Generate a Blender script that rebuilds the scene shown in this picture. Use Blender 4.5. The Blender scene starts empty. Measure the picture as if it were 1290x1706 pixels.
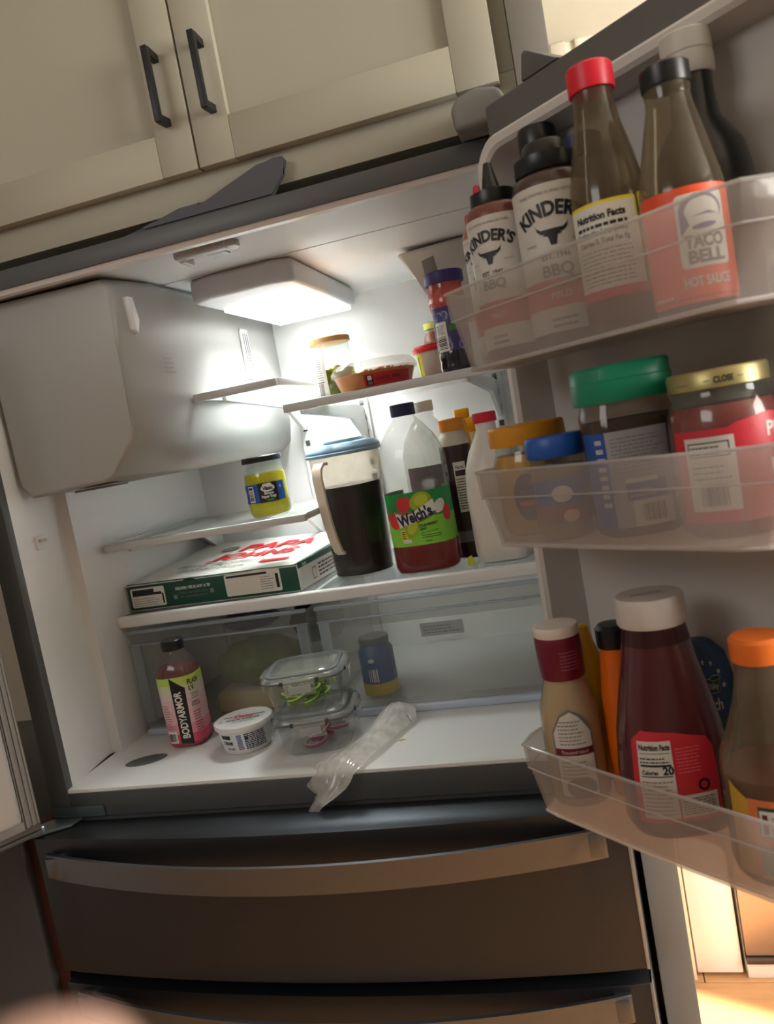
import bpy, bmesh, math, random
from mathutils import Vector, Matrix
S = bpy.context.scene
COL = S.collection
random.seed(7)
sin, cos, pi = math.sin, math.cos, math.pi

# ------------------------------------------------------------------ camera
cd = bpy.data.cameras.new('camera')
cam = bpy.data.objects.new('camera', cd)
COL.objects.link(cam)
S.camera = cam
CAM = Vector((0.9447, -1.079, 0.4774))
R = ((0.9537498, 0.24021666, -0.18071327),      # image right
     (-0.15068235, -0.13814144, -0.97888292),   # image down
     (-0.26010797, 0.96083969, -0.09555596))    # view
m = Matrix(((R[0][0], -R[1][0], -R[2][0]), (R[0][1], -R[1][1], -R[2][1]), (R[0][2], -R[1][2], -R[2][2])))
cam.matrix_world = Matrix.Translation(CAM) @ m.to_4x4()
cd.sensor_fit = 'VERTICAL'
cd.sensor_height = 36.0
cd.lens = 36.0 * 1342.54 / 1706.0
cd.clip_start = 0.01
cd.dof.use_dof = True
cd.dof.focus_distance = 1.28
cd.dof.aperture_fstop = 8.0

# ------------------------------------------------------------------ light
w = bpy.data.worlds.new('world')
S.world = w
w.use_nodes = True
bg = w.node_tree.nodes['Background']
bg.inputs[0].default_value = (0.80, 0.84, 0.95, 1)
bg.inputs[1].default_value = 0.25


def area(name, loc, target, sx, sy, power, color):
    d = bpy.data.lights.new(name, 'AREA')
    d.shape = 'RECTANGLE'; d.size = sx; d.size_y = sy; d.energy = power; d.color = color
    o = bpy.data.objects.new(name, d)
    COL.objects.link(o)
    o.location = loc
    o.rotation_euler = (Vector(target) - Vector(loc)).to_track_quat('-Z', 'Y').to_euler()
    return o


area('window_daylight', (3.15, -0.85, 0.80), (0.6, -0.4, 0.8), 1.2, 1.1, 34, (1.0, 0.96, 0.90))
area('kitchen_fill_light', (-0.3, -1.9, 1.44), (0.9, -0.4, 0.2), 0.9, 0.9, 6.5, (1.0, 0.97, 0.93))  # unseen fill lamp, added to brighten the inner side of the open door
area('far_room_daylight', (2.5, 0.3, 0.7), (1.3, 1.4, 0.35), 0.9, 1.3, 15, (1.0, 0.95, 0.90))
sd = bpy.data.lights.new('sun', 'SUN'); sd.energy = 18; sd.angle = 0.02; sd.color = (1.0, 0.93, 0.8)
so = bpy.data.objects.new('sun', sd); COL.objects.link(so)
so.rotation_euler = Vector((-1.0, 0.42, -0.62)).to_track_quat('-Z', 'Y').to_euler()

S.view_settings.view_transform = 'Standard'
S.view_settings.look = 'None'
S.view_settings.exposure = 1.1
S.view_settings.gamma = 1.0
S.view_settings.use_curve_mapping = False
S.cycles.transparent_max_bounces = 32
S.cycles.max_bounces = 10
S.cycles.use_denoising = True


# ------------------------------------------------------------------ materials
def lin(c):
    return tuple((x / 12.92 if x <= 0.04045 else ((x + 0.055) / 1.055) ** 2.4) for x in c)


MATS = {}


def mat(name, col, rough=0.45, metal=0.0, var=0.04, scale=30.0, bump=0.0, emit=0.0, aniso=None, sub=0.0, spec=0.5, coat=0.0):
    """procedural surface: base colour (sRGB) with a little noise in colour and relief"""
    if name in MATS: return MATS[name]
    M = bpy.data.materials.new(name); M.use_nodes = True
    nt = M.node_tree; N = nt.nodes; L = nt.links
    b = N['Principled BSDF']
    c = lin(col)
    tc = N.new('ShaderNodeTexCoord'); mp = N.new('ShaderNodeMapping')
    L.new(tc.outputs['Object'], mp.inputs[0])
    if aniso: mp.inputs['Scale'].default_value = aniso
    nz = N.new('ShaderNodeTexNoise'); nz.inputs['Scale'].default_value = scale; nz.inputs['Detail'].default_value = 4
    L.new(mp.outputs[0], nz.inputs['Vector'])
    mr = N.new('ShaderNodeMapRange')
    mr.inputs['To Min'].default_value = 1 - var; mr.inputs['To Max'].default_value = 1 + var
    L.new(nz.outputs['Fac'], mr.inputs['Value'])
    mx = N.new('ShaderNodeVectorMath'); mx.operation = 'SCALE'
    mx.inputs[0].default_value = c
    L.new(mr.outputs[0], mx.inputs['Scale'])
    L.new(mx.outputs[0], b.inputs['Base Color'])
    b.inputs['Roughness'].default_value = rough
    b.inputs['Metallic'].default_value = metal
    b.inputs['Specular IOR Level'].default_value = spec
    b.inputs['Coat Weight'].default_value = coat
    if bump:
        bp = N.new('ShaderNodeBump'); bp.inputs['Strength'].default_value = bump; bp.inputs['Distance'].default_value = 0.001
        L.new(nz.outputs['Fac'], bp.inputs['Height']); L.new(bp.outputs[0], b.inputs['Normal'])
    if emit:
        b.inputs['Emission Color'].default_value = (*c, 1); b.inputs['Emission Strength'].default_value = emit
    if sub:
        b.inputs['Subsurface Weight'].default_value = sub; b.inputs['Subsurface Radius'].default_value = (0.01, 0.006, 0.004)
    MATS[name] = M
    return M


def clear(name, tint=(1, 1, 1), haze=0.1, hazecol=(0.8, 0.8, 0.8), rough=0.08, gloss=1.0, streak=0.0, scale=40):
    """thin clear plastic or glass: sees through, reflects by Fresnel, with some milky haze"""
    if name in MATS: return MATS[name]
    M = bpy.data.materials.new(name); M.use_nodes = True
    nt = M.node_tree; N = nt.nodes; L = nt.links
    N.remove(N['Principled BSDF'])
    out = N['Material Output']
    tr = N.new('ShaderNodeBsdfTransparent'); tr.inputs[0].default_value = (*lin(tint), 1)
    df = N.new('ShaderNodeBsdfDiffuse'); df.inputs[0].default_value = (*lin(hazecol), 1)
    tl = N.new('ShaderNodeBsdfTranslucent'); tl.inputs[0].default_value = (*lin(hazecol), 1)
    dm = N.new('ShaderNodeMixShader'); dm.inputs[0].default_value = 0.5
    L.new(df.outputs[0], dm.inputs[1]); L.new(tl.outputs[0], dm.inputs[2])
    m1 = N.new('ShaderNodeMixShader')
    nz = N.new('ShaderNodeTexNoise'); nz.inputs['Scale'].default_value = scale
    tc = N.new('ShaderNodeTexCoord'); L.new(tc.outputs['Object'], nz.inputs['Vector'])
    mr = N.new('ShaderNodeMapRange')
    mr.inputs['To Min'].default_value = haze * (1 - streak * .9); mr.inputs['To Max'].default_value = haze * (1 + streak * .9)
    L.new(nz.outputs['Fac'], mr.inputs['Value']); L.new(mr.outputs[0], m1.inputs[0])
    L.new(tr.outputs[0], m1.inputs[1]); L.new(dm.outputs[0], m1.inputs[2])
    gl = N.new('ShaderNodeBsdfGlossy'); gl.inputs['Roughness'].default_value = rough
    fr = N.new('ShaderNodeLayerWeight'); fr.inputs['Blend'].default_value = 0.5
    pw = N.new('ShaderNodeMath'); pw.operation = 'POWER'; pw.inputs[1].default_value = 3.5
    L.new(fr.outputs['Facing'], pw.inputs[0])
    ml = N.new('ShaderNodeMath'); ml.operation = 'MULTIPLY_ADD'; ml.inputs[1].default_value = 0.28 * gloss; ml.inputs[2].default_value = 0.025 * gloss
    L.new(pw.outputs[0], ml.inputs[0])
    m2 = N.new('ShaderNodeMixShader')
    L.new(ml.outputs[0], m2.inputs[0]); L.new(m1.outputs[0], m2.inputs[1]); L.new(gl.outputs[0], m2.inputs[2])
    L.new(m2.outputs[0], out.inputs['Surface'])
    MATS[name] = M
    return M


def brushed(name, col, rough=0.32, aniso=(3, 3, 260)):
    M = mat(name, col, rough=rough, metal=1.0, var=0.06, scale=6, aniso=aniso, bump=0.04)
    return M


WHITE = mat('liner_white', (0.86, 0.865, 0.87), rough=0.28, var=0.015, scale=8)
WHITE2 = mat('white_trim_plastic', (0.84, 0.85, 0.85), rough=0.35, var=0.02)
GREYFR = mat('dark_grey_painted_steel', (0.31, 0.32, 0.33), rough=0.42, metal=0.0, var=0.05, bump=0.05, scale=200)
STEEL = brushed('dark_stainless', (0.35, 0.365, 0.39), rough=0.42, aniso=(1.5, 60, 60))
STEELH = brushed('stainless_handle', (0.56, 0.58, 0.61), rough=0.36, aniso=(1.5, 60, 60))
CREAM = mat('cream_cabinet_paint', (0.655, 0.64, 0.575), rough=0.5, var=0.02, scale=12)
BLACKM = mat('black_handle_metal', (0.12, 0.125, 0.14), rough=0.45, metal=0.3, var=0.1)
BLACKP = mat('black_plastic', (0.075, 0.085, 0.095), rough=0.35, var=0.1)
DARKIN = mat('dark_gap', (0.03, 0.03, 0.03), rough=0.9)
LINERG = mat('door_liner_white', (0.80, 0.79, 0.78), rough=0.4, var=0.03, scale=10)
DOORG = mat('door_grey_plastic', (0.36, 0.36, 0.36), rough=0.5, var=0.06)
GASKET = mat('grey_rubber_gasket', (0.55, 0.55, 0.545), rough=0.7, var=0.05)
BINM = clear('clear_bin_plastic', tint=(0.96, 0.96, 0.955), haze=0.27, hazecol=(0.88, 0.855, 0.84), rough=0.12, streak=0.3, scale=14)
BINF = clear('frosted_bin_floor', tint=(0.9, 0.88, 0.87), haze=0.62, hazecol=(0.95, 0.92, 0.91), rough=0.25, streak=0.2, scale=18)
BINE = clear('bright_bin_edge', tint=(0.95, 0.95, 0.95), haze=0.45, hazecol=(0.9, 0.9, 0.9), rough=0.08, gloss=1.4)
CRISP = clear('crisper_clear_plastic', tint=(0.98, 0.98, 0.975), haze=0.10, hazecol=(0.87, 0.87, 0.86), rough=0.1, streak=0.35, scale=9)
CRISPE = clear('crisper_edge_plastic', tint=(0.93, 0.95, 0.97), haze=0.35, hazecol=(0.82, 0.85, 0.88), rough=0.08, gloss=1.3)
GLASSH = clear('shelf_glass', tint=(0.975, 0.985, 0.98), haze=0.12, hazecol=(0.88, 0.90, 0.885), rough=0.06, gloss=1.2, streak=0.1)
GLASS = clear('clear_glass', tint=(0.94, 0.96, 0.95), haze=0.05, hazecol=(0.8, 0.82, 0.8), rough=0.04, gloss=1.6)
PET = clear('clear_bottle_plastic', tint=(0.93, 0.93, 0.92), haze=0.10, hazecol=(0.75, 0.74, 0.72), rough=0.1, gloss=1.5, streak=0.5, scale=25)
SMOKY = clear('smeared_glass', tint=(0.82, 0.79, 0.72), haze=0.26, hazecol=(0.62, 0.56, 0.48), rough=0.1, gloss=1.6, streak=0.8, scale=28)


# ------------------------------------------------------------------ mesh helpers
def link(name, me, mats, parent=None, smooth=35):
    if not isinstance(mats, (list, tuple)): mats = [mats]
    me.name = name
    for M in mats: me.materials.append(M)
    if smooth is not None and len(me.polygons):
        me.polygons.foreach_set('use_smooth', [True] * len(me.polygons))
        me.set_sharp_from_angle(angle=math.radians(smooth))
    o = bpy.data.objects.new(name, me)
    COL.objects.link(o)
    if parent: o.parent = parent
    return o


def fin(name, bm, mats, parent=None, smooth=35):
    me = bpy.data.meshes.new(name)
    bmesh.ops.recalc_face_normals(bm, faces=bm.faces)
    bm.to_mesh(me); bm.free()
    return link(name, me, mats, parent, smooth)


def tag(o, label=None, cat=None, group=None, kind=None):
    if label: o['label'] = label
    if cat: o['category'] = cat
    if group: o['group'] = group
    if kind: o['kind'] = kind
    return o


def thing(name, label, cat, loc=(0, 0, 0), rz=0.0, group=None):
    o = bpy.data.objects.new(name, None)
    COL.objects.link(o)
    o.empty_display_size = 0.02
    o.location = loc; o.rotation_euler = (0, 0, rz)
    return tag(o, label, cat, group)


def addbox(bm, x0, x1, y0, y1, z0, z1, bev=0.0, seg=2, mi=0):
    vs = [bm.verts.new(p) for p in ((x0, y0, z0), (x1, y0, z0), (x1, y1, z0), (x0, y1, z0), (x0, y0, z1), (x1, y0, z1), (x1, y1, z1), (x0, y1, z1))]
    fs = [bm.faces.new([vs[i] for i in f]) for f in ((0, 3, 2, 1), (4, 5, 6, 7), (0, 1, 5, 4), (1, 2, 6, 5), (2, 3, 7, 6), (3, 0, 4, 7))]
    for f in fs: f.material_index = mi
    if bev > 0:
        es = set()
        for f in fs: es.update(f.edges)
        bmesh.ops.bevel(bm, geom=list(es), offset=bev, segments=seg, affect='EDGES', profile=0.5)
    return bm


def box(name, M, x0, x1, y0, y1, z0, z1, bev=0.002, parent=None, seg=2):
    bm = bmesh.new(); addbox(bm, x0, x1, y0, y1, z0, z1, bev, seg)
    return fin(name, bm, M, parent)


def boxes(name, M, lst, bev=0.002, parent=None):
    bm = bmesh.new()
    for b in lst: addbox(bm, *b, bev)
    return fin(name, bm, M, parent)


def prism(name, M, pts, axis, a0, a1, parent=None, bev=0.0, seg=3):
    """closed outline pts extruded along axis ('x','y','z') from a0 to a1"""
    bm = bmesh.new()
    def P(p, a):
        return {'x': (a, p[0], p[1]), 'y': (p[0], a, p[1]), 'z': (p[0], p[1], a)}[axis]
    A = [bm.verts.new(P(p, a0)) for p in pts]; B = [bm.verts.new(P(p, a1)) for p in pts]
    bm.faces.new(A); bm.faces.new(B[::-1])
    n = len(pts)
    for i in range(n): bm.faces.new((A[i], A[(i + 1) % n], B[(i + 1) % n], B[i]))
    if bev: bmesh.ops.bevel(bm, geom=list(bm.edges), offset=bev, segments=seg, affect='EDGES', profile=0.5)
    return fin(name, bm, M, parent)


def section(th, rx, ry, e):
    c, s = cos(th), sin(th)
    return (rx * math.copysign(abs(c) ** (2.0 / e), c), ry * math.copysign(abs(s) ** (2.0 / e), s))


def full(p):
    z, rx = p[0], p[1]
    ry = p[2] if len(p) > 2 and p[2] is not None else rx
    e = p[3] if len(p) > 3 else 2.0
    return (z, rx, ry, e)


def loft_bm(prof, seg=40, ribs=0, amp=0.0, caps=(True, True)):
    bm = bmesh.new(); rings = []
    for p in prof:
        z, rx, ry, e = full(p)
        ring = []
        for i in range(seg):
            th = 2 * pi * i / seg
            x, y = section(th, rx, ry, e)
            if ribs:
                k = 1 + amp * (1 if i % 2 else -1)
                x *= k; y *= k
            ring.append(bm.verts.new((x, y, z)))
        rings.append(ring)
    for a, b in zip(rings, rings[1:]):
        for i in range(seg): bm.faces.new((a[i], a[(i + 1) % seg], b[(i + 1) % seg], b[i]))
    if caps[0]: bm.faces.new(rings[0][::-1])
    if caps[1]: bm.faces.new(rings[-1])
    return bm


def loft(name, M, prof, parent=None, seg=40, ribs=0, amp=0.0, caps=(True, True), z0=0.0, smooth=40):
    if z0: prof = [(p[0] + z0,) + tuple(p[1:]) for p in prof]
    return fin(name, loft_bm(prof, seg, ribs, amp, caps), M, parent, smooth)


def prof_at(prof, z):
    P = [full(p) for p in prof]
    if z <= P[0][0]: return P[0][1:]
    for a, b in zip(P, P[1:]):
        if a[0] <= z <= b[0] and b[0] > a[0]:
            t = (z - a[0]) / (b[0] - a[0])
            return tuple(a[i] + (b[i] - a[i]) * t for i in (1, 2, 3))
    return P[-1][1:]


def slice_prof(prof, z0, z1, inset, n=1):
    zs = sorted({z0, z1} | {p[0] for p in prof if z0 < p[0] < z1})
    out = []
    for z in zs:
        rx, ry, e = prof_at(prof, z)
        out.append((z, max(rx - inset, .001), max(ry - inset, .001), e))
    return out


def wall_map(prof, mid=-pi / 2, r0=None, lean=None):
    """label coordinates (u to the right, v up, in metres) onto the side of a lofted body"""
    def f(u, v, lift):
        rx, ry, e = prof_at(prof, v)
        th = mid + u / (r0 or rx)
        c, q = cos(th), sin(th)
        r = ((abs(c) / (rx + lift)) ** e + (abs(q) / (ry + lift)) ** e) ** (-1.0 / e)
        return (r * c, r * q, v)
    return f


def plane_map(o, ux, uy, nrm):
    o, ux, uy, nrm = Vector(o), Vector(ux), Vector(uy), Vector(nrm)
    return lambda u, v, l: tuple(o + ux * u + uy * v + nrm * l)


class Decal:
    """flat print built from filled shapes; each layer lies a hair above the one below"""
    def __init__(s): s.items = []; s.mats = []
    def mi(s, M):
        if M not in s.mats: s.mats.append(M)
        return s.mats.index(M)
    def poly(s, pts, M, layer=0, ):
        s.items.append((([Vector((p[0], p[1], 0)) for p in pts], [list(range(len(pts)))]), s.mi(M), layer)); return s
    def rect(s, x0, y0, x1, y1, M, layer=0): return s.poly([(x0, y0), (x1, y0), (x1, y1), (x0, y1)], M, layer)
    def ell(s, cx, cy, rx, ry, M, layer=0, n=28, rot=0.0, a0=0, a1=2 * pi):
        k = [a0 + (a1 - a0) * i / (n if a1 - a0 > 6.2 else n - 1) for i in range(n)]
        return s.poly([(cx + rx * cos(t) * cos(rot) - ry * sin(t) * sin(rot), cy + rx * cos(t) * sin(rot) + ry * sin(t) * cos(rot)) for t in k], M, layer)
    def rrect(s, x0, y0, x1, y1, r, M, layer=0):
        pts = []
        for cx, cy, a in ((x1 - r, y1 - r, 0), (x0 + r, y1 - r, pi / 2), (x0 + r, y0 + r, pi), (x1 - r, y0 + r, 1.5 * pi)):
            pts += [(cx + r * cos(a + i * pi / 8), cy + r * sin(a + i * pi / 8)) for i in range(5)]
        return s.poly(pts, M, layer)
    def text(s, txt, x, y, h, M, layer=1, align='CENTER', bold=0.0, rot=0.0, width=None, arc=None, shear=0.0):
        cu = bpy.data.curves.new('t', 'FONT'); cu.body = txt; cu.align_x = align; cu.size = 1.0; cu.offset = bold
        cu.resolution_u = 3; cu.shear = shear
        o = bpy.data.objects.new('t', cu); COL.objects.link(o)
        me = o.to_mesh()
        vs = [v.co.copy() for v in me.vertices]; fs = [list(p.vertices) for p in me.polygons]
        o.to_mesh_clear(); bpy.data.objects.remove(o); bpy.data.curves.remove(cu)
        if not vs: return s
        k = h / 0.72
        sx = k
        xs = [v.x for v in vs]
        if width: sx = width / max(1e-6, max(xs) - min(xs))
        for v in vs:
            px, py = v.x * sx, v.y * k
            if arc:                                  # bend the line of text along a circle of this radius
                a = px / arc; rr = arc + py
                px, py = rr * sin(a), rr * cos(a) - arc
            v.x = x + px * cos(rot) - py * sin(rot); v.y = y + px * sin(rot) + py * cos(rot); v.z = 0
        s.items.append(((vs, fs), s.mi(M), layer)); return s
    def lines(s, x0, y0, x1, y1, n, M, layer=1, fill=0.45, rag=0.25):
        """rows of print too small to read, as broken bars"""
        dy = (y1 - y0) / n
        for i in range(n):
            x = x0
            xe = x1 - random.random() * rag * (x1 - x0)
            while x < xe:
                wd = random.uniform(.04, .16) * (x1 - x0)
                s.rect(x, y0 + i * dy, min(x + wd, xe), y0 + (i + fill) * dy, M, layer); x += wd + .025 * (x1 - x0)
        return s
    def bars(s, x0, y0, x1, y1, n, M, layer=1, vertical=True):
        L = (x1 - x0) if vertical else (y1 - y0)
        for i in range(n):
            a = L * i / n; b = a + L / n * random.choice((.35, .5, .7))
            if vertical: s.rect(x0 + a, y0, x0 + b, y1, M, layer)
            else: s.rect(x0, y0 + a, x1, y0 + b, M, layer)
        return s
    def build(s, name, fmap, parent, step=0.004, lift=0.00022, curved=True, stepv=None):
        if curved and stepv is None: stepv = 0.006
        bm = bmesh.new()
        for (vs, fs), mi, layer in s.items:
            b2 = bmesh.new()
            V = [b2.verts.new(v) for v in vs]
            for f in fs:
                try: b2.faces.new([V[i] for i in f])
                except ValueError: pass
            if any(len(f) > 4 for f in fs): bmesh.ops.triangulate(b2, faces=[f for f in b2.faces if len(f.verts) > 4])
            def cut(ax, st):
                xs = [v.co[ax] for v in b2.verts]
                a = math.floor(min(xs) / st) + 1
                while a * st < max(xs):
                    co = [0, 0, 0]; co[ax] = a * st; no = [0, 0, 0]; no[ax] = 1
                    bmesh.ops.bisect_plane(b2, geom=list(b2.verts) + list(b2.edges) + list(b2.faces), plane_co=co, plane_no=no, dist=1e-7)
                    a += 1
            if curved: cut(0, step)
            if stepv: cut(1, stepv)
            ids = {}
            for v in b2.verts:
                ids[v] = bm.verts.new(fmap(v.co.x, v.co.y, lift * (layer + 1)))
            for f in b2.faces:
                try:
                    nf = bm.faces.new([ids[v] for v in f.verts]); nf.material_index = mi
                except ValueError: pass
            b2.free()
        me = bpy.data.meshes.new(name); bm.to_mesh(me); bm.free()
        return link(name, me, s.mats, parent, smooth=None)


PW = mat('print_white', (0.86, 0.85, 0.82), rough=0.5, var=0.02)
PB = mat('print_black', (0.07, 0.07, 0.075), rough=0.5)
PG = mat('print_grey', (0.45, 0.45, 0.44), rough=0.5)
PR = mat('print_red', (0.80, 0.10, 0.16), rough=0.45)
PY = mat('print_yellow', (0.90, 0.83, 0.15), rough=0.45)
PN = mat('print_navy', (0.11, 0.11, 0.28), rough=0.45)
PBL = mat('print_blue', (0.10, 0.30, 0.62), rough=0.45)
PGR = mat('print_green', (0.10, 0.55, 0.25), rough=0.45)
PLG = mat('print_lime', (0.52, 0.80, 0.25), rough=0.45)
POR = mat('print_orange', (0.90, 0.32, 0.14), rough=0.45)
PMR = mat('print_maroon', (0.42, 0.06, 0.17), rough=0.45)
PDG = mat('print_dark_green', (0.03, 0.27, 0.20), rough=0.55)
PPU = mat('print_purple', (0.25, 0.22, 0.42), rough=0.45)
PCR = mat('print_crimson', (0.76, 0.16, 0.22), rough=0.45)

# ================================================================== the room
FZ = -0.94
def struct(o): o['kind'] = 'structure'; return o

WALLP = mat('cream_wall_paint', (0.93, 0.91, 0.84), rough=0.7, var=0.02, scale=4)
fl = struct(box('floor', mat('floor_underlay', (0.35, 0.24, 0.15), rough=0.8), -1.2, 3.2, -3.0, 1.6, FZ - 0.05, FZ - 0.012, 0.0))
OAK = mat('oak_floor', (0.74, 0.55, 0.37), rough=0.35, var=0.22, scale=9, aniso=(1.2, 14, 14), bump=0.05)
pbm = bmesh.new(); addbox(pbm, 0, 1.098, 0, 0.113, FZ - 0.012, FZ, 0.0015, 1)
pme = bpy.data.meshes.new('plank'); bmesh.ops.recalc_face_normals(pbm, faces=pbm.faces); pbm.to_mesh(pme); pbm.free(); pme.materials.append(OAK)
row = 0; y = -3.0
while y < 1.55:
    x = -1.2 + (-0.37 * (row % 3))
    while x < 3.2:
        if x > -1.3 and x + 1.09 < 3.21:
            o = bpy.data.objects.new('plank', pme); COL.objects.link(o); o.location = (x, y, 0); o.parent = fl
        x += 1.1
    y += 0.115; row += 1
struct(box('ceiling', mat('ceiling_paint', (0.86, 0.85, 0.80), rough=0.8), -1.2, 3.2, -3.0, 1.6, 1.5, 1.55, 0))
struct(box('wall_back', WALLP, -1.2, 3.2, 1.5, 1.6, FZ, 1.5, 0))
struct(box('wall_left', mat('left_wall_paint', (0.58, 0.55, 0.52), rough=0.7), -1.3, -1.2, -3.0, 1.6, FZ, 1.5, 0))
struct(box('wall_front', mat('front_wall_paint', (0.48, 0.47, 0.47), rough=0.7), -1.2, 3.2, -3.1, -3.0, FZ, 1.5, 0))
# right wall with a window opening the sun comes through
rw = struct(boxes('wall_right', WALLP, [(3.2, 3.3, -3.0, -0.95, FZ, 1.5), (3.2, 3.3, -0.15, 1.6, FZ, 1.5), (3.2, 3.3, -0.95, -0.15, FZ, -0.35), (3.2, 3.3, -0.95, -0.15, 1.25, 1.5)], 0))
wn = struct(boxes('window_1', mat('window_frame_white', (0.9, 0.9, 0.88)), [(3.21, 3.26, -0.95, -0.91, -0.35, 1.25), (3.21, 3.26, -0.19, -0.15, -0.35, 1.25), (3.21, 3.26, -0.91, -0.19, -0.35, -0.31), (3.21, 3.26, -0.91, -0.19, 1.21, 1.25)], 0.003))
# door-casing trim seen above the open door
struct(box('trim_1', mat('casing_paint', (0.86, 0.83, 0.75), rough=0.55), 0.99, 1.035, 1.478, 1.4995, FZ, 1.5, 0.004))
struct(box('trim_2', mat('casing_paint', (0.86, 0.83, 0.75), rough=0.55), 1.06, 1.075, 1.485, 1.4995, FZ, 1.5, 0.004))

# ---- tall panel standing right of the refrigerator, from floor to ceiling
tag(boxes('side_panel', mat('greige_panel_paint', (0.50, 0.485, 0.46), rough=0.5, var=0.02),
          [(0.9185, 0.9635, 0.0, 0.70, FZ, 1.49)], 0.0015), 'tall flat grey-beige panel standing right of the refrigerator', 'panel')
# ---- left neighbour: dark cabinet with a strip of reddish wood
lc = thing('tall_cabinet', 'dark cabinet side left of the freezer drawers, with a reddish wood strip', 'cabinet', (-0.3, -0.03, FZ))
o = box('cabinet_side', mat('charcoal_cabinet', (0.25, 0.25, 0.255), rough=0.6), -0.3, 0.264, -0.02, 0.6, 0.0, FZ * -1 - 0.062, 0.003, lc)
o = box('wood_strip', mat('reddish_wood', (0.27, 0.12, 0.08), rough=0.6, var=0.25, aniso=(20, 20, 2)), 0.265, 0.288, -0.005, 0.6, 0.0, FZ * -1 - 0.05, 0.001, lc)

# ---- far white base cabinet and dishwasher beyond the panel
WC = mat('white_cabinet_paint', (0.90, 0.875, 0.84), rough=0.45, var=0.02)
bc = thing('base_cabinet', 'white base cabinet in the sunlit room beyond the grey-beige panel', 'cabinet', (1.04, 0.81, FZ))
box('carcass', WC, -0.30, 0.052, 0.018, 0.60, 0.0, 0.86, 0.002, bc)
box('cabinet_panel', WC, -0.052, 0.050, 0.0, 0.017, 0.012, 0.85, 0.002, bc)
o = box('corner_post', mat('warm_post_paint', (0.90, 0.83, 0.72), rough=0.5), -0.078, -0.056, -0.012, 0.017, 0.0, 0.86, 0.002, bc)
dw = thing('dishwasher', 'stainless dishwasher low beside the white base cabinet', 'appliance', (1.40, 0.81, FZ))
box('tub', WC, -0.302, 0.30, 0.02, 0.58, 0.0, 0.85, 0.002, dw)
box('door_panel', mat('warm_stainless', (0.66, 0.60, 0.56), rough=0.35, metal=0.9, aniso=(60, 60, 2)), -0.300, 0.30, -0.012, 0.018, 0.062, 0.85, 0.004, dw)
box('door_base', mat('dw_dark_trim', (0.30, 0.27, 0.27), rough=0.4, metal=.6), -0.300, 0.30, -0.016, 0.016, 0.044, 0.060, 0.001, dw)
box('toe_kick', WC, -0.300, 0.30, -0.002, 0.018, 0.0, 0.042, 0.001, dw)
box('worktop', mat('pale_worktop', (0.85, 0.84, 0.8), rough=0.3), 0.74, 1.72, 0.78, 1.44, FZ + 0.862, FZ + 0.90, 0.003)
tag(bpy.data.objects['worktop'], 'pale worktop over the white base cabinet and dishwasher', 'worktop')

# ---- wall cabinet above the refrigerator
wc = thing('wall_cabinet', 'cream two-door shaker cabinet above the refrigerator', 'cabinet', (0.48, 0.02, 0.841))
box('carcass', CREAM, -0.44, 0.4375, 0.020, 0.60, 0.0, 0.64, 0.001, wc)
boxes('face_frame', CREAM, [(-0.44, 0.4375, 0.001, 0.020, 0.0, 0.060), (-0.44, -0.415, 0.001, 0.020, 0.060, 0.64), (0.400, 0.4375, 0.001, 0.020, 0.060, 0.64)], 0.001, wc)


def shaker(x0, x1, z0, z1, hx):
    W = 0.055
    d = boxes('cabinet_door', CREAM, [(x0, x0 + W, -0.020, 0.0, z0, z1), (x1 - W, x1, -0.020, 0.0, z0, z1),
                                     (x0 + W, x1 - W, -0.020, 0.0, z0, z0 + W + .003), (x0 + W, x1 - W, -0.020, 0.0, z1 - W, z1)], 0.0012, wc)
    box('recessed_panel', CREAM, x0 + W - .004, x1 - W + .004, -0.010, -0.003, z0 + W - .004, z1 - W + .004, 0, d)
    h = 0.1
    zc = 0.1565
    bm = bmesh.new()
    addbox(bm, hx - .0045, hx + .0045, -0.052, -0.043, zc - .050, zc + .050, 0.001)
    # angled legs back to the door
    for sg in (-1, 1):
        a, b = zc + sg * .050, zc + sg * .043
        vs = []
        for (yy, z1_, z2_) in ((-0.0435, a, a - sg * .010), (-0.020, a - sg * .002, a - sg * .012)):
            for xx in (hx - .0045, hx + .0045):
                vs.append(bm.verts.new((xx, yy, z1_))); vs.append(bm.verts.new((xx, yy, z2_)))
        for f in ((0, 1, 3, 2), (4, 6, 7, 5), (0, 2, 6, 4), (1, 5, 7, 3), (0, 4, 5, 1), (2, 3, 7, 6)): bm.faces.new([vs[i] for i in f])
    fin('handle', bm, BLACKM, d)


shaker(-0.415, -0.0055, 0.044, 0.62, -0.036)
shaker(-0.0025, 0.4175, 0.044, 0.62, 0.034)

# ================================================================== refrigerator
IX0, IX1, IH = 0.036, 0.872, 0.793
fr = thing('refrigerator', 'open french door refrigerator with two dark stainless freezer drawers below', 'refrigerator', (0, 0, 0))
# outer shell and face frame
boxes('cabinet_shell', GREYFR, [(0.0, 0.020, 0.004, 0.66, -0.86, 0.822), (0.888, 0.910, 0.004, 0.66, -0.86, 0.822),
                                (0.020, 0.888, 0.640, 0.66, -0.86, 0.822), (0.020, 0.888, 0.012, 0.64, 0.812, 0.822), (0.02, 0.888, 0.02, 0.64, -0.86, -0.84)], 0.001, fr)
boxes('face_frame', GREYFR, [(0.0, IX0, -0.004, 0.012, -0.046, 0.822), (IX1, 0.910, -0.004, 0.012, -0.046, 0.822),
                             (IX0, IX1, -0.004, 0.012, 0.7945, 0.822), (IX0, IX1, -0.004, 0.012, -0.046, -0.006)], 0.0012, fr)
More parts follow.
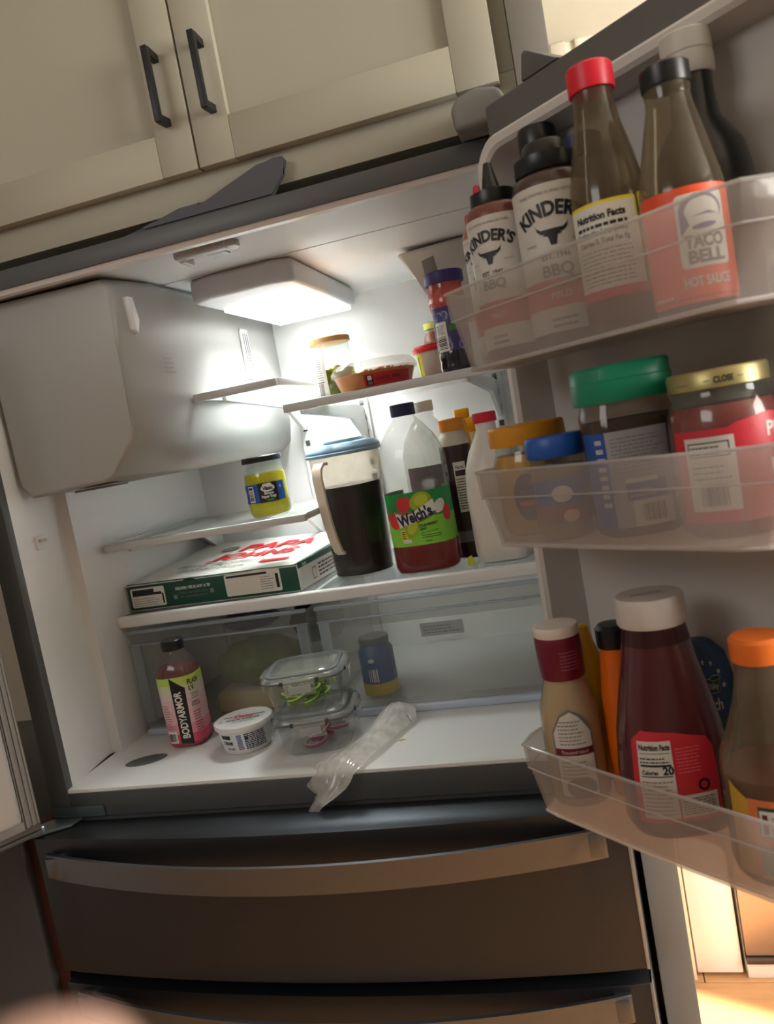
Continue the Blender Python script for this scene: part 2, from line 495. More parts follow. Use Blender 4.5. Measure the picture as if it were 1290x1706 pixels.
# inner liner
bm = bmesh.new()
def addprism(bm, pts, axis, a0, a1, bev=0.0, mi=0):
    P = lambda p, a: {'x': (a, p[0], p[1]), 'y': (p[0], a, p[1]), 'z': (p[0], p[1], a)}[axis]
    A = [bm.verts.new(P(p, a0)) for p in pts]; B = [bm.verts.new(P(p, a1)) for p in pts]
    fs = [bm.faces.new(A), bm.faces.new(B[::-1])]
    n = len(pts)
    for i in range(n): fs.append(bm.faces.new((A[i], A[(i + 1) % n], B[(i + 1) % n], B[i])))
    for f in fs: f.material_index = mi
    if bev:
        es = set(e for f in fs for e in f.edges)
        bmesh.ops.bevel(bm, geom=list(es), offset=bev, segments=3, affect='EDGES', profile=0.5)
# side walls as plan outlines (x, y) extruded in z: front pad, step, then back run
lw = [(0.021, 0.013), (IX0, 0.001), (IX0 - .002, 0.02), (0.022, 0.138), (0.024, 0.146), (0.040, 0.152), (0.044, 0.60), (0.06, 0.625), (0.021, 0.638)]
prism('liner_wall', WHITE, lw, 'z', 0.0, 0.793, fr)
prism('liner_wall', WHITE, [(0.908 - x, y) for x, y in lw][::-1], 'z', 0.0, 0.793, fr)
prism('liner_back', WHITE, [(0.03, 0.622), (0.878, 0.622), (0.878, 0.638), (0.03, 0.638)], 'z', 0.0, 0.793, fr)
# ceiling with slanted front lip and a seam at y=.198
prism('liner_ceiling', WHITE, [(0.000, 0.7945), (0.006, 0.7885), (0.016, 0.7875), (0.024, 0.7925), (0.1965, 0.7930), (0.1965, 0.811), (0.013, 0.811)], 'x', 0.022, 0.886, fr)
prism('liner_ceiling', WHITE, [(0.1985, 0.7925), (0.60, 0.7925), (0.638, 0.775), (0.638, 0.811), (0.1985, 0.811)], 'x', 0.022, 0.886, fr)
# floor with a rounded front lip
prism('liner_floor', WHITE, [(-0.003, -0.004), (-0.002, 0.0), (0.004, 0.0015), (0.02, 0.0), (0.58, 0.0), (0.60, 0.02), (0.62, 0.06), (0.638, 0.06), (0.638, -0.04), (0.013, -0.04), (0.013, -0.0058), (-0.002, -0.0058)], 'x', 0.030, 0.878, fr)
# oval caution sticker on the floor
bm = bmesh.new()
d = Decal(); STK = mat('sticker_grey', (0.42, 0.43, 0.44), rough=0.5); SD = mat('sticker_dark', (0.16, 0.17, 0.19), rough=0.5)
d.ell(0, 0, 0.036, 0.0205, SD, 0); d.ell(0, 0, 0.0345, 0.019, STK, 1)
for i, (yy, wd) in enumerate(((.011, .018), (.006, .027), (.001, .030), (-.004, .020), (-.010, .024))):
    d.lines(-wd, yy, wd, yy + .0026, 1, SD, 2, fill=1, rag=.05)
c0 = (0.1225, 0.0985, 0.0003)
d.build('caution_sticker', plane_map(c0, (cos(.42), sin(.42), 0), (-sin(.42), cos(.42), 0), (0, 0, 1)), fr, curved=False, lift=.0003)

# ---- ice maker housing in the upper left
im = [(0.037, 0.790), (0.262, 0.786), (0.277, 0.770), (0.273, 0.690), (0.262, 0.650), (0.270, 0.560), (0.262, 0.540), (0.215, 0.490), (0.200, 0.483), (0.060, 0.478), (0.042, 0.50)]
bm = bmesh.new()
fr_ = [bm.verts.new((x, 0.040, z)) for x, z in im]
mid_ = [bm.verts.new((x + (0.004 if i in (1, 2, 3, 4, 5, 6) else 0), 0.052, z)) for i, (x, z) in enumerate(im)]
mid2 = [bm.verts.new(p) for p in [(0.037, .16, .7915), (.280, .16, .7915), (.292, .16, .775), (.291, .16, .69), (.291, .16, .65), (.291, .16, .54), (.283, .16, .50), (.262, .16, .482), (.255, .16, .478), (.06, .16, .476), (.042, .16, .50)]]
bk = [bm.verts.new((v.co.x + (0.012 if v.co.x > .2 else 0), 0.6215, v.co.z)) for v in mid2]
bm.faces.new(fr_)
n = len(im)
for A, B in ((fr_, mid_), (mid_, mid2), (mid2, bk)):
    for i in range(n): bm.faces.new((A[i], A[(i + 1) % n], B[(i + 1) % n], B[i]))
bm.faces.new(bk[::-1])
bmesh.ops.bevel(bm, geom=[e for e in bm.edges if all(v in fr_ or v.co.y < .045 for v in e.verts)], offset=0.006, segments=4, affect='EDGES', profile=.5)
icem = fin('ice_maker_housing', bm, mat('ice_housing_shaded_white', (0.63, 0.635, 0.625), rough=0.4, var=0.015, scale=8), fr, 50)  # white plastic, greyed: the shade on its front is put into the colour
prism('release_latch', WHITE2, [(0.062, 0.757), (0.078, 0.757), (0.086, 0.722), (0.076, 0.700), (0.068, 0.706)], 'x', 0.268, 0.2905, icem, .002)
0 and prism('side_recess', mat('recess_white', (0.74, 0.75, 0.75), rough=.3), [(0.078, 0.70), (0.10, 0.715), (0.118, 0.700), (0.124, 0.56), (0.108, 0.545), (0.090, 0.58)], 'x', 0.276, 0.2905, icem, .002)
box('water_vent', mat('vent_grey', (0.45, 0.46, 0.46), rough=.5), 0.115, 0.185, 0.075, 0.125, 0.4735, 0.477, .001, icem)
d = Decal()
d.lines(0, 0, .036, .030, 4, PG, 0, fill=.3)
d.build('embossed_notice', plane_map((0.2925, 0.130, 0.640), (0, 1, 0), (0, 0, 1), (1, 0, 0)), icem, curved=False)
# slotted vent further back on the ice-maker side
vt = thing  # (vent built as a part)
v0 = box('side_vent', WHITE2, 0.298, 0.3045, 0.44, 0.475, 0.635, 0.735, .003, fr)
for k in range(3):
    box('vent_slot', mat('slot_shadow', (0.30, 0.31, 0.32), rough=.6), 0.3035, 0.3052, 0.446 + k * .009, 0.450 + k * .009, 0.645 + k * .003, 0.725, .001, v0)

# ---- door switch on the left wall, ceiling latch socket
sw = box('door_switch', WHITE2, 0.020, 0.0345, 0.060, 0.083, 0.392, 0.414, .002, fr)
box('switch_lever', mat('lever_white', (0.7, 0.7, 0.69), rough=.4), 0.0345, 0.040, 0.064, 0.080, 0.404, 0.409, .001, sw)
LT = mat('latch_grey', (0.66, 0.665, 0.67), rough=.4)
ls = boxes('latch_socket', LT, [(0.395, 0.478, 0.030, 0.048, 0.781, 0.7935), (0.395, 0.405, 0.045, 0.080, 0.779, 0.7935), (0.440, 0.470, 0.045, 0.070, 0.780, 0.7935)], .003, fr)
prism('latch_hook', LT, [(0.468, 0.030), (0.492, 0.036), (0.494, 0.052), (0.478, 0.068), (0.466, 0.060)], 'z', 0.783, 0.7935, ls, .002)

# ---- ceiling lamp
lamp = prism('lamp_housing', mat('lamp_housing_white', (0.80, 0.81, 0.83), rough=.35), [(0.322, 0.215), (0.36, 0.20), (0.48, 0.20), (0.512, 0.215), (0.505, 0.60), (0.325, 0.60)], 'z', 0.752, 0.7925, fr, .008, 4)
LENS = mat('lamp_lens', (1.0, 1.0, 0.985), rough=.4, emit=1.2, var=0)
la = bpy.data.lights.new('fridge_led', 'AREA'); la.shape = 'RECTANGLE'; la.size = 0.13; la.size_y = 0.26; la.energy = 2.2; la.spread = 1.85; la.color = (1.0, 0.985, 0.97)
lo = bpy.data.objects.new('fridge_led', la); COL.objects.link(lo); lo.location = (0.415, 0.415, 0.7445)
prism('lamp_lens', LENS, [(0.335, 0.310), (0.42, 0.275), (0.500, 0.262), (0.497, 0.588), (0.335, 0.588)], 'z', 0.7455, 0.7525, lamp, .002)

# ---- filter housing below the ceiling at the right
fh = prism('filter_housing', mat('housing_cream', (0.85, 0.83, 0.80), rough=.4), [(0.655, 0.786), (0.80, 0.790), (0.79, 0.66), (0.72, 0.64), (0.70, 0.70), (0.690, 0.725)], 'y', 0.36, 0.46, fr, .008, 3)
prism('housing_slot', mat('slot_grey', (0.55, 0.54, 0.53), rough=.5), [(0.700, 0.763), (0.722, 0.768), (0.726, 0.738), (0.712, 0.732), (0.702, 0.738)], 'y', 0.3585, 0.362, fh, .0008)

# ---- shelf tracks on the back wall with square holes
for tx in (0.338, 0.475, 0.765):
    z0, z1 = 0.27, 0.60
    t = box('shelf_track', WHITE2, tx - .013, tx + .013, 0.612, 0.6225, z0, z1, .002, fr)
    k = 0
    zz = z0 + .02
    while zz < z1 - .02:
        box('track_hole', mat('hole_shadow', (0.22, 0.23, 0.24), rough=.7), tx - .005, tx + .005, 0.6108, 0.6125, zz, zz + .012, 0, t)
        zz += .032


def shelf(x0, x1, y0, y1, z, brackets, trim_h=0.013):
    g = box('glass_shelf', GLASSH, x0 + .004, x1 - .004, y0 + .010, y1, z - .006, z - .001, .0005, fr)
    box('shelf_trim', mat('shelf_trim_white', (0.80, 0.81, 0.81), rough=.35), x0, x1, y0, y0 + .014, z - trim_h, z, .0015, g)
    for bx in brackets:
        prism('shelf_bracket', WHITE2, [(y0 + .03, z - .0065), (y1, z - .0065), (0.614, z - .012), (0.614, z - .085), (0.600, z - .085), (y1 - .045, z - .034), (y0 + .03, z - .020)], 'x', bx - .004, bx + .004, g, .0012, 2)
    boxes('shelf_edge', mat('shelf_edge_white', (0.82, 0.83, 0.83), rough=.4), [(x0, x0 + .006, y0 + .014, y1, z - .011, z + .001), (x1 - .006, x1, y0 + .014, y1, z - .011, z + .001)], .001, g)
    return g


shelf(0.295, 0.449, 0.200, 0.56, 0.6025, [0.338])
shelf(0.453, 0.865, 0.200, 0.56, 0.5555, [0.475, 0.765], .014)
shelf(0.050, 0.450, 0.212, 0.56, 0.368, [0.085, 0.338])
# deck shelf over the crispers
dk = box('deck_glass', clear('deck_glass', tint=(0.97, 0.975, 0.975), haze=0.20, hazecol=(0.82, 0.82, 0.815), rough=.1, gloss=1.2), 0.046, 0.862, 0.235, 0.600, 0.2235, 0.2295, .0005, fr)
box('shelf_trim', mat('deck_trim_white', (0.88, 0.885, 0.885), rough=.3), 0.0405, 0.867, 0.219, 0.236, 0.2085, 0.2305, .004, dk, 3)
boxes('deck_rail', WHITE2, [(0.0445, 0.060, 0.236, 0.60, 0.208, 0.2235), (0.848, 0.8635, 0.236, 0.60, 0.208, 0.2235), (0.419, 0.429, 0.236, 0.60, 0.205, 0.2235)], .001, dk)


def crisper(x0, x1):
    y0, y1, z0, z1 = 0.222, 0.590, 0.012, 0.203
    t = .003
    g = boxes('crisper_drawer', CRISP, [(x0, x1, y0, y0 + t, z0 + .014, z1), (x0, x0 + t, y0 + t, y1, z0, z1 - .004), (x1 - t, x1, y0 + t, y1, z0, z1 - .004), (x0, x1, y1 - t, y1, z0, z1 - .004)], 0.0005, fr)
    box('drawer_base', clear('crisper_base', tint=(.93, .93, .93), haze=.5, hazecol=(.86, .86, .85)), x0 + t, x1 - t, y0 + t, y1 - t, z0, z0 + t, .0005, g)
    boxes('drawer_lip', CRISPE, [(x0, x1, y0 - .010, y0, z1 - .006, z1), (x0, x1, y0 - .008, y0, z1 - .030, z1 - .026), (x0 + .002, x0 + .022, y0 - .006, y0, z0 + .014, z1 - .030), (x1 - .022, x1 - .002, y0 - .006, y0, z0 + .014, z1 - .030)], .0015, g)
    box('drawer_sill', mat('sill_blue_white', (0.74, 0.79, 0.86), rough=.25), x0, x1, y0 - .008, y0 + .012, 0.0, 0.0115, .003, g)
    return g


cl = crisper(0.056, 0.415)
cr = crisper(0.432, 0.852)
d = Decal(); d.rect(0, 0, .095, .030, mat('drawer_label_grey', (0.62, 0.62, 0.62), rough=.5), 0)
d.lines(.006, .006, .088, .026, 3, PG, 1)
d.build('drawer_label', plane_map((0.520, 0.5855, 0.030), (1, 0, 0), (0, 0, 1), (0, -1, 0)), cr, curved=False)

# ---- freezer drawers
def bowed(name, M, x0, x1, z0, z1, yb, y_end, bow, parent, th=None, n=24, bev=0.002, xc=.455, hw=.455):
    bm = bmesh.new(); pts = []
    def yf(x): return y_end - bow * (1 - ((x - xc) / hw) ** 2)
    fronts = [(x0 + (x1 - x0) * i / n) for i in range(n + 1)]
    out = [(x, yf(x)) for x in fronts]
    back = [(x, (yb if th is None else yf(x) + th)) for x in ((x1, x0) if th is None else fronts[::-1])]
    addprism(bm, out + back, 'z', z0, z1, 0)
    if bev:
        es = [e for e in bm.edges if abs(e.verts[0].co.z - e.verts[1].co.z) < 1e-6 and all(abs(v.co.y - yf(v.co.x)) < 1e-4 for v in e.verts)]
        bmesh.ops.bevel(bm, geom=es, offset=bev, segments=2, affect='EDGES', profile=.5)
    return fin(name, bm, M, parent, 50)


for z0, z1 in ((-0.276, -0.050), (-0.845, -0.297)):
    fd = bowed('freezer_drawer', STEEL, 0.001, 0.908, z0, z1, -0.008, -0.058, 0.028, fr)
    # bar handle: wide flat strip bowed away from the drawer, standing on two end blocks
    zt = z1 - .021 if z1 > -.1 else z1 - .006
    h = bowed('drawer_handle', STEELH, 0.028, 0.880, zt - .040, zt, 0, -0.072, 0.064, fd, th=.006, n=30, bev=.0015, hw=.426)
    for xa_, xb2 in ((0.030, 0.052), (0.858, 0.878)):
        box('handle_mount', STEELH, xa_, xb2, -0.079, -0.058, zt - .036, zt - .004, .0015, fd)
    boxes('drawer_edge_strip', mat('bright_steel_edge', (0.75, 0.80, 0.85), rough=.25, metal=.9), [(0.905, 0.9092, -0.060, -0.010, z0, z1)], .0008, fd)
box('drawer_gap', mat('gap_blue_grey', (0.35, 0.42, 0.48), rough=.5), 0.02, 0.90, -0.004, 0.015, -0.300, -0.272, 0, fr)
boxes('freezer_shell', GREYFR, [(0.02, 0.888, 0.0, 0.02, -0.84, -0.30), (0.02, 0.888, 0.0, 0.02, -0.272, -0.046)], 0, fr)

# ---- left lower hinge plate
hg = prism('hinge_plate', mat('hinge_steel', (0.50, 0.56, 0.57), rough=.35, metal=.8), [(-0.020, -0.075), (0.018, -0.050), (0.050, -0.030), (0.055, -0.0045), (0.004, -0.0045), (-0.02, -0.03)], 'z', -0.0485, -0.0445, fr, .0008, 2)
box('hinge_strap', mat('hinge_strap_steel', (0.34, 0.40, 0.41), rough=.4, metal=.5), 0.004, 0.100, -0.0085, -0.0045, -0.044, -0.026, .0015, hg)
loft('hinge_pin', mat('pin_steel', (0.7, 0.75, 0.8), rough=.3, metal=.9), [(-0.0445, .006), (-0.038, .006), (-0.036, .004)], hg, seg=16).location = (0.008, -0.046, 0)
# top hinge cover on the right
prism('hinge_cover', mat('hinge_cover_grey', (0.50, 0.50, 0.495), rough=.5), [(0.838, 0.824), (0.905, 0.824), (0.905, 0.845), (0.897, 0.862), (0.870, 0.868), (0.846, 0.862), (0.836, 0.850)], 'y', -0.050, 0.060, fr, .006, 4)

# ---- doors.  Local frame: x runs from the hinge to the free edge, -y faces the room side of the liner, z up
A = 0.8495
H = Vector((0.90, -0.04, 0.0))
U = Vector((sin(A), -cos(A), 0)); NN = Vector((-cos(A), -sin(A), 0))
RZ = math.atan2(U.y, U.x)
def dpos(s, off, z=0.0):
    p = H + U * s + NN * off
    return (p.x, p.y, z)


def local_door(name, loc, rz):
    o = bpy.data.objects.new(name, None); COL.objects.link(o)
    o.parent = fr; o.location = loc; o.rotation_euler = (0, 0, rz)
    return o

# right door slab (a part of the fridge); everything on the door is its sub-part
rd = boxes('right_door', DOORG, [(-0.004, 0.452, -0.030, 0.034, -0.043, 0.838)], .004, fr)
rd.location = H; rd.rotation_euler = (0, 0, RZ)
# raised rim round the inner face, joined at the top by a dark ledge with a striker block
boxes('door_skin', STEEL, [(-0.004, 0.452, 0.0345, 0.038, -0.043, 0.838)], .002, rd)
prism('striker_block', DOORG, [(0.060, 0.838), (0.066, 0.866), (0.072, 0.868), (0.110, 0.842), (0.118, 0.838)], 'y', -0.030, 0.030, rd, .002, 2)
boxes('door_gasket', GASKET, [(0.006, 0.018, -0.038, -0.030, -0.010, 0.790), (0.432, 0.444, -0.038, -0.030, -0.010, 0.790), (0.018, 0.432, -0.038, -0.030, 0.778, 0.790), (0.018, 0.432, -0.038, -0.030, -0.010, 0.002)], .003, rd)
# liner tray: outer dike + back face
def frame_prism(name, M, x0, x1, z0, z1, wdt, y0, y1, parent, bev=.006, r=0.03):
    """rectangular ring (dike) standing off the door between y0 (door) and y1 (room), with rounded corners"""
    def rr(a0, a1, b0, b1, r, n=6):
        pts = []
        for cx, cz, an in ((a1 - r, b1 - r, 0), (a0 + r, b1 - r, pi / 2), (a0 + r, b0 + r, pi), (a1 - r, b0 + r, 1.5 * pi)):
            pts += [(cx + r * cos(an + i * pi / 2 / n), cz + r * sin(an + i * pi / 2 / n)) for i in range(n + 1)]
        return pts
    o_ = rr(x0, x1, z0, z1, r); i_ = rr(x0 + wdt, x1 - wdt, z0 + wdt, z1 - wdt, max(r - wdt * .5, .004))
    bm = bmesh.new()
    t = .004
    rings = [(o_, y0), ([(x0 + (p[0] - x0) * 1, p[1]) for p in o_], y1 + t), (rr(x0 + t, x1 - t, z0 + t, z1 - t, r - t), y1), (rr(x0 + wdt - t, x1 - wdt + t, z0 + wdt - t, z1 - wdt + t, max(r - wdt * .5, .004) + t), y1), (i_, y1 + t), (rr(x0 + wdt + .004, x1 - wdt - .004, z0 + wdt + .004, z1 - wdt - .004, max(r - wdt * .5, .004)), y0)]
    R_ = [[bm.verts.new((p[0], yy, p[1])) for p in ring] for ring, yy in rings]
    n = len(o_)
    for a, b in zip(R_, R_[1:]):
        for i in range(n): bm.faces.new((a[i], a[(i + 1) % n], b[(i + 1) % n], b[i]))
    bm.faces.new(R_[-1])
    for v in bm.verts:                       # the rim leans back towards its top edge
        k = min(1.0, max(0.0, (v.co.z - .69) / .075)); k = k * k * (3 - 2 * k)
        v.co.z += .0105 * k
        if v.co.y < -.05: v.co.y += .023 * k
    return fin(name, bm, M, parent, 40)

frame_prism('door_liner', LINERG, 0.016, 0.436, 0.004, 0.7735, 0.016, -0.034, -0.098, rd)


def door_bin(zb, zt, xa=0.045, xb_=0.408, parent=rd):
    """clear bin hung between the dikes; narrower towards the room and towards its floor"""
    yb, yf, yff = -0.085, -0.196, -0.201
    t = .0022
    # plan outline at the top and at the bottom (x,y), open at the back
    def plan(dx, y_f):
        return [(xa - .006 + dx * .6, yb), (xa + .010 + dx, y_f + .028), (xa + .022 + dx, y_f + .002), (xa + .040 + dx, y_f), ((xa + xb_) / 2, y_f - .003), (xb_ - .030 - dx, y_f), (xb_ - .012 - dx, y_f + .006), (xb_ - dx, y_f + .03), (xb_ + .006 - dx * .6, yb)]
    top = plan(0, yff); bot = plan(.018, yf - .001)
    bm = bmesh.new()
    def off(pl, k):
        cx = (xa + xb_) / 2
        return [(x + (k if x < cx - .05 else (-k if x > cx + .05 else 0)), y + k) for x, y in pl]
    levels = [(bot, zb), ([(a[0] * .35 + b[0] * .65, a[1] * .35 + b[1] * .65) for a, b in zip(bot, top)], zb + (zt - zb) * .62), (plan(.002, yff - .0), zb + (zt - zb) * .68), (top, zt)]
    outer = [[bm.verts.new((x, y, z)) for x, y in pl] for pl, z in levels]
    inner = [[bm.verts.new((x, y, z + (t if i == 0 else 0))) for x, y in off(pl, t)] for i, (pl, z) in enumerate(levels)]
    n = len(top)
    for G, rev in ((outer, 0), (inner, 1)):
        for a, b in zip(G, G[1:]):
            for i in range(n - 1):
                f = (a[i], a[i + 1], b[i + 1], b[i]); bm.faces.new(f[::-1] if rev else f)
    for i in range(n - 1): bm.faces.new((outer[-1][i], outer[-1][i + 1], inner[-1][i + 1], inner[-1][i]))
    for i in (0, n - 1):
        for a, b in zip(range(3), range(1, 4)): bm.faces.new((outer[a][i], outer[b][i], inner[b][i], inner[a][i]))
    o = fin('door_bin', bm, BINM, parent, 40)
    # frosted floor
    bm = bmesh.new()
    addprism(bm, off(bot, .001), 'z', zb, zb + t, 0)
    fin('bin_floor', bm, BINF, parent, 40)
    # thick bright rails along the rim and the foot
    for z, pl, rr_ in ((zt, top, .0016), (zb, bot, .0020), (zb + (zt - zb) * .65, plan(.003, yff), .0009)):
        cu = bpy.data.curves.new('rail', 'CURVE'); cu.dimensions = '3D'; cu.bevel_depth = rr_; cu.bevel_resolution = 2
        sp = cu.splines.new('POLY'); sp.points.add(n - 1)
        for i, (x, y) in enumerate(pl): sp.points[i].co = (x, y, z, 1)
        tmp = bpy.data.objects.new('tmp', cu); COL.objects.link(tmp)
        me = bpy.data.meshes.new_from_object(tmp); bpy.data.objects.remove(tmp)
        link('bin_rim', me, BINE, parent)
    return o


BZ = (0.525, 0.3415, 0.0465)
door_bin(BZ[0], 0.606); door_bin(BZ[1], 0.419); door_bin(BZ[2], 0.118)

# left door, opened about 125 degrees
A2 = 0.62
HL = Vector((0.004, -0.040, 0))
U2 = Vector((-sin(A2), -cos(A2), 0))
RZ2 = math.atan2(-U2.y, -U2.x)
ld = boxes('left_door', DOORG, [(-0.452, -0.004, -0.022, 0.040, -0.036, 0.838)], .004, fr)
ld.location = HL; ld.rotation_euler = (0, 0, RZ2)
boxes('door_gasket', GASKET, [(-0.030, -0.006, -0.0265, -0.022, -0.022, 0.790), (-0.0275, -0.0225, -0.031, -0.0265, -0.022, 0.79), (-0.018, -0.0135, -0.030, -0.0265, -0.022, 0.79), (-0.0105, -0.0075, -0.029, -0.0265, -0.022, 0.79), (-0.444, -0.030, -0.031, -0.022, -0.024, -0.010)], .0012, ld)
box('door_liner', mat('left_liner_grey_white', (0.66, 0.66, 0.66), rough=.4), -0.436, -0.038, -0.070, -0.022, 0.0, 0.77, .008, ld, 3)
boxes('door_base_cap', mat('door_cap_dark', (0.30, 0.30, 0.305), rough=.5), [(-0.452, -0.004, -0.024, 0.042, -0.043, -0.036)], .002, ld)

# ================================================================== things in and on the fridge
ZD = 0.2300      # deck glass top
ZM = 0.3675
ZT = 0.5548


def cap_prof(r, h, z0=0.0, dome=.0015):
    return [(z0, r * .985), (z0 + h * .06, r), (z0 + h - dome, r), (z0 + h, r - dome), (z0 + h + .0002, r * .5)]


# ---- pizza box
pz = thing('pizza_box', 'flat green and white pizza box lying on the middle shelf left of the pitcher', 'box', (0.045, 0.262, ZD + .0005), -0.055)
KR = mat('box_white_card', (0.88, 0.87, 0.85), rough=.6); GC = mat('box_green_card', (0.04, 0.27, 0.20), rough=.5)
Wp, Dp = 0.362, 0.335
bm = bmesh.new()
hf, hl, hr = 0.050, 0.070, 0.058
P8 = [(0, 0, 0), (Wp, 0, 0), (Wp, Dp, 0), (0, Dp, 0), (0, 0, hf), (Wp, 0, hf - .003), (Wp, Dp, hr), (0, Dp, hl)]
V = [bm.verts.new(p) for p in P8]
for f, mi in (((0, 3, 2, 1), 0), ((0, 1, 5, 4), 1), ((1, 2, 6, 5), 0), ((2, 3, 7, 6), 0), ((3, 0, 4, 7), 1), ((4, 5, 6, 7), 0)):
    bm.faces.new([V[i] for i in f]).material_index = mi
bmesh.ops.bevel(bm, geom=list(bm.edges), offset=.0015, segments=2, affect='EDGES', profile=.5)
body = fin('box_body', bm, [KR, GC], pz)
d = Decal()
d.rrect(.008, .006, .083, .043, .003, PW, 0); d.rect(.012, .030, .060, .040, PB, 1); d.rect(.012, .028, .076, .033, PB, 1)
d.lines(.012, .009, .070, .026, 4, PG, 1, fill=.25); d.rect(.0765, .010, .080, .030, PB, 1)
d.text('DELIVERY FEE IS NOT A TIP', .145, .031, .0052, PW, 1, bold=.03, width=.075)
d.text('Please reward your driver', .145, .0225, .0042, PG, 1, width=.060); d.text('for outstanding service', .145, .0155, .0042, PG, 1, width=.058)
d.rrect(.101, .014, .109, .022, .001, PG, 1); d.rrect(.180, .018, .188, .026, .001, PG, 1)
d.rrect(.213, .006, .326, .046, .003, PW, 0); d.rect(.217, .0395, .300, .0435, PB, 1)
d.lines(.285, .012, .312, .038, 6, PG, 1, fill=.3); d.rect(.316, .012, .322, .038, PB, 1); d.rect(.270, .0462, .305, .0485, PW, 1); d.ell(.140, .0475, .013, .0025, mat('tab_dark', (.02, .14, .1)), 1)
d.build('front_print', plane_map((0, -.0001, 0), (1, 0, 0), (0, 0, 1), (0, -1, 0)), body, curved=False)
d = Decal()
d.rect(0.012, .002, .330, .040, PW, 0); d.rect(0, .040, .330, .050, PDG, 0)
d.rect(.060, .008, .078, .030, PCR, 1); d.rect(.062, .010, .076, .028, PW, 2); d.lines(.090, .008, .20, .036, 4, PMR, 1, fill=.5)
d.text('PAPA', .030, .041, .006, PW, 1, bold=.03)
d.build('side_print', plane_map((Wp + .0001, 0, 0), (0, 1, 0), (0, 0, 1), (1, 0, 0)), body, curved=False)
d = Decal()
sl = (hl - hf) / Dp
sr = (hr - hf + .003) / Dp
def lidmap(u, v, l):
    t = u / Wp; f_ = hf - .003 * t; b_ = hl + (hr - hl) * t
    return (u, v, f_ + (b_ - f_) * v / Dp + l + .0004)
REDP = mat('papa_red', (0.86, 0.10, 0.16), rough=.5)
d.text('PAPA', .215, .215, .055, REDP, 1, bold=.035, shear=.15, width=.170); d.text('JOHNS', .200, .140, .048, REDP, 1, bold=.035, shear=.15, width=.190)
d.text('Better Ingredients.', .155, .098, .020, PG, 1, bold=.01, shear=.2, width=.20); d.text('Better Pizza.', .150, .062, .020, PG, 1, bold=.01, shear=.2, width=.15)
d.rect(.250, .068, .312, .088, REDP, 1); d.ell(.100, .245, .020, .020, PG, 1)
d.poly([(0, 0), (.362, 0), (.362, .008), (0, .008)], PDG, 0); d.poly([(.352, 0), (.362, 0), (.362, Dp), (.357, Dp)], PDG, 0)
d.build('lid_print', lidmap, body, step=.02, stepv=.02, lift=.0005)

# ---- pitcher of dark iced tea
pt = thing('pitcher', 'tall plastic pitcher of dark liquid with a pale blue lid', 'pitcher', (0.4955, 0.352, ZD), 0.05)
pp = [(0.0, .050), (.004, .055), (.06, .0575), (.14, .061), (.226, .066), (.228, .0655)]
loft('body', clear('pitcher_plastic', tint=(.97, .96, .95), haze=.04, hazecol=(.90, .84, .76), rough=.12, streak=.25), slice_prof(pp, 0, .169, 0), pt, caps=(True, False))
loft('upper_body', clear('pitcher_film', tint=(.97, .95, .92), haze=.38, hazecol=(.92, .86, .78), rough=.15, streak=.25), slice_prof(pp, .169, .228, 0), pt, caps=(False, False))
loft('liquid', mat('dark_tea', (0.11, 0.10, 0.12), rough=.25, var=.1), slice_prof(pp, .004, .168, .0018), pt)
LB = mat('pale_blue_lid', (0.52, 0.65, 0.76), rough=.4)
ld_ = loft('lid', LB, [(.224, .0665), (.225, .0705), (.229, .0715), (.231, .0695), (.233, .0700), (.237, .0690), (.239, .0665), (.243, .064), (.245, .060), (.246, .02)], pt, seg=56)
prism('pour_tab', LB, [(-.030, -.02), (.030, -.02), (.034, .045), (-.034, .045)], 'z', .2462, .2520, ld_, .002)
# strap handle facing the room
bm = bmesh.new()
pth = [(-.0625, .214), (-.075, .214), (-.083, .206), (-.086, .19), (-.084, .15), (-.080, .11), (-.074, .08), (-.066, .055), (-.058, .048)]
rings = []
for i, (yy, zz) in enumerate(pth):
    a = Vector(pth[max(i - 1, 0)]); b = Vector(pth[min(i + 1, len(pth) - 1)]); t_ = (b - a).normalized(); nn = Vector((-t_.y, t_.x))
    w_ = .011 - .002 * i / len(pth)
    rings.append([bm.verts.new((sx * w_, yy + nn.x * q, zz + nn.y * q)) for sx, q in ((-1, .0025), (1, .0025), (1, -.0025), (-1, -.0025))])
for a, b in zip(rings, rings[1:]):
    for i in range(4): bm.faces.new((a[i], a[(i + 1) % 4], b[(i + 1) % 4], b[i]))
bm.faces.new(rings[0]); bm.faces.new(rings[-1][::-1])
h_ = fin('handle', bm, mat('handle_ivory', (0.86, 0.80, 0.72), rough=.35), pt, 50); h_.rotation_euler = (0, 0, -0.42)

# ---- strawberry kiwi juice bottle
jb = thing('juice_bottle', 'large clear juice bottle with green strawberry kiwi label and navy cap', 'bottle', (0.632, 0.300, ZD), 0.0)
E3 = 2.8
jp = [(0, .048, .044, E3), (.003, .054, .048, E3), (.012, .0575, .051, E3), (.045, .058, .052, E3), (.050, .0565, .0505, E3), (.142, .0565, .0505, E3), (.148, .059, .053, E3), (.165, .0595, .0535, E3), (.195, .059, .053, 2.5), (.215, .055, .050, 2.3), (.235, .046, .044, 2), (.252, .034, .034, 2), (.264, .024, .024, 2), (.270, .0195, .0195, 2), (.286, .0185, .0185, 2)]
loft('body', PET, jp, jb, seg=56, caps=(True, False))
RJ = clear('red_juice', tint=(.85, .10, .10), haze=.55, hazecol=(.62, .07, .06), rough=.2, gloss=.6)
loft('juice', RJ, slice_prof(jp, .003, .050, .0015), jb, seg=56)
loft('cap', mat('navy_cap', (0.17, 0.16, 0.33), rough=.4), cap_prof(.0215, .021, .272), jb, seg=64, ribs=1, amp=.012)
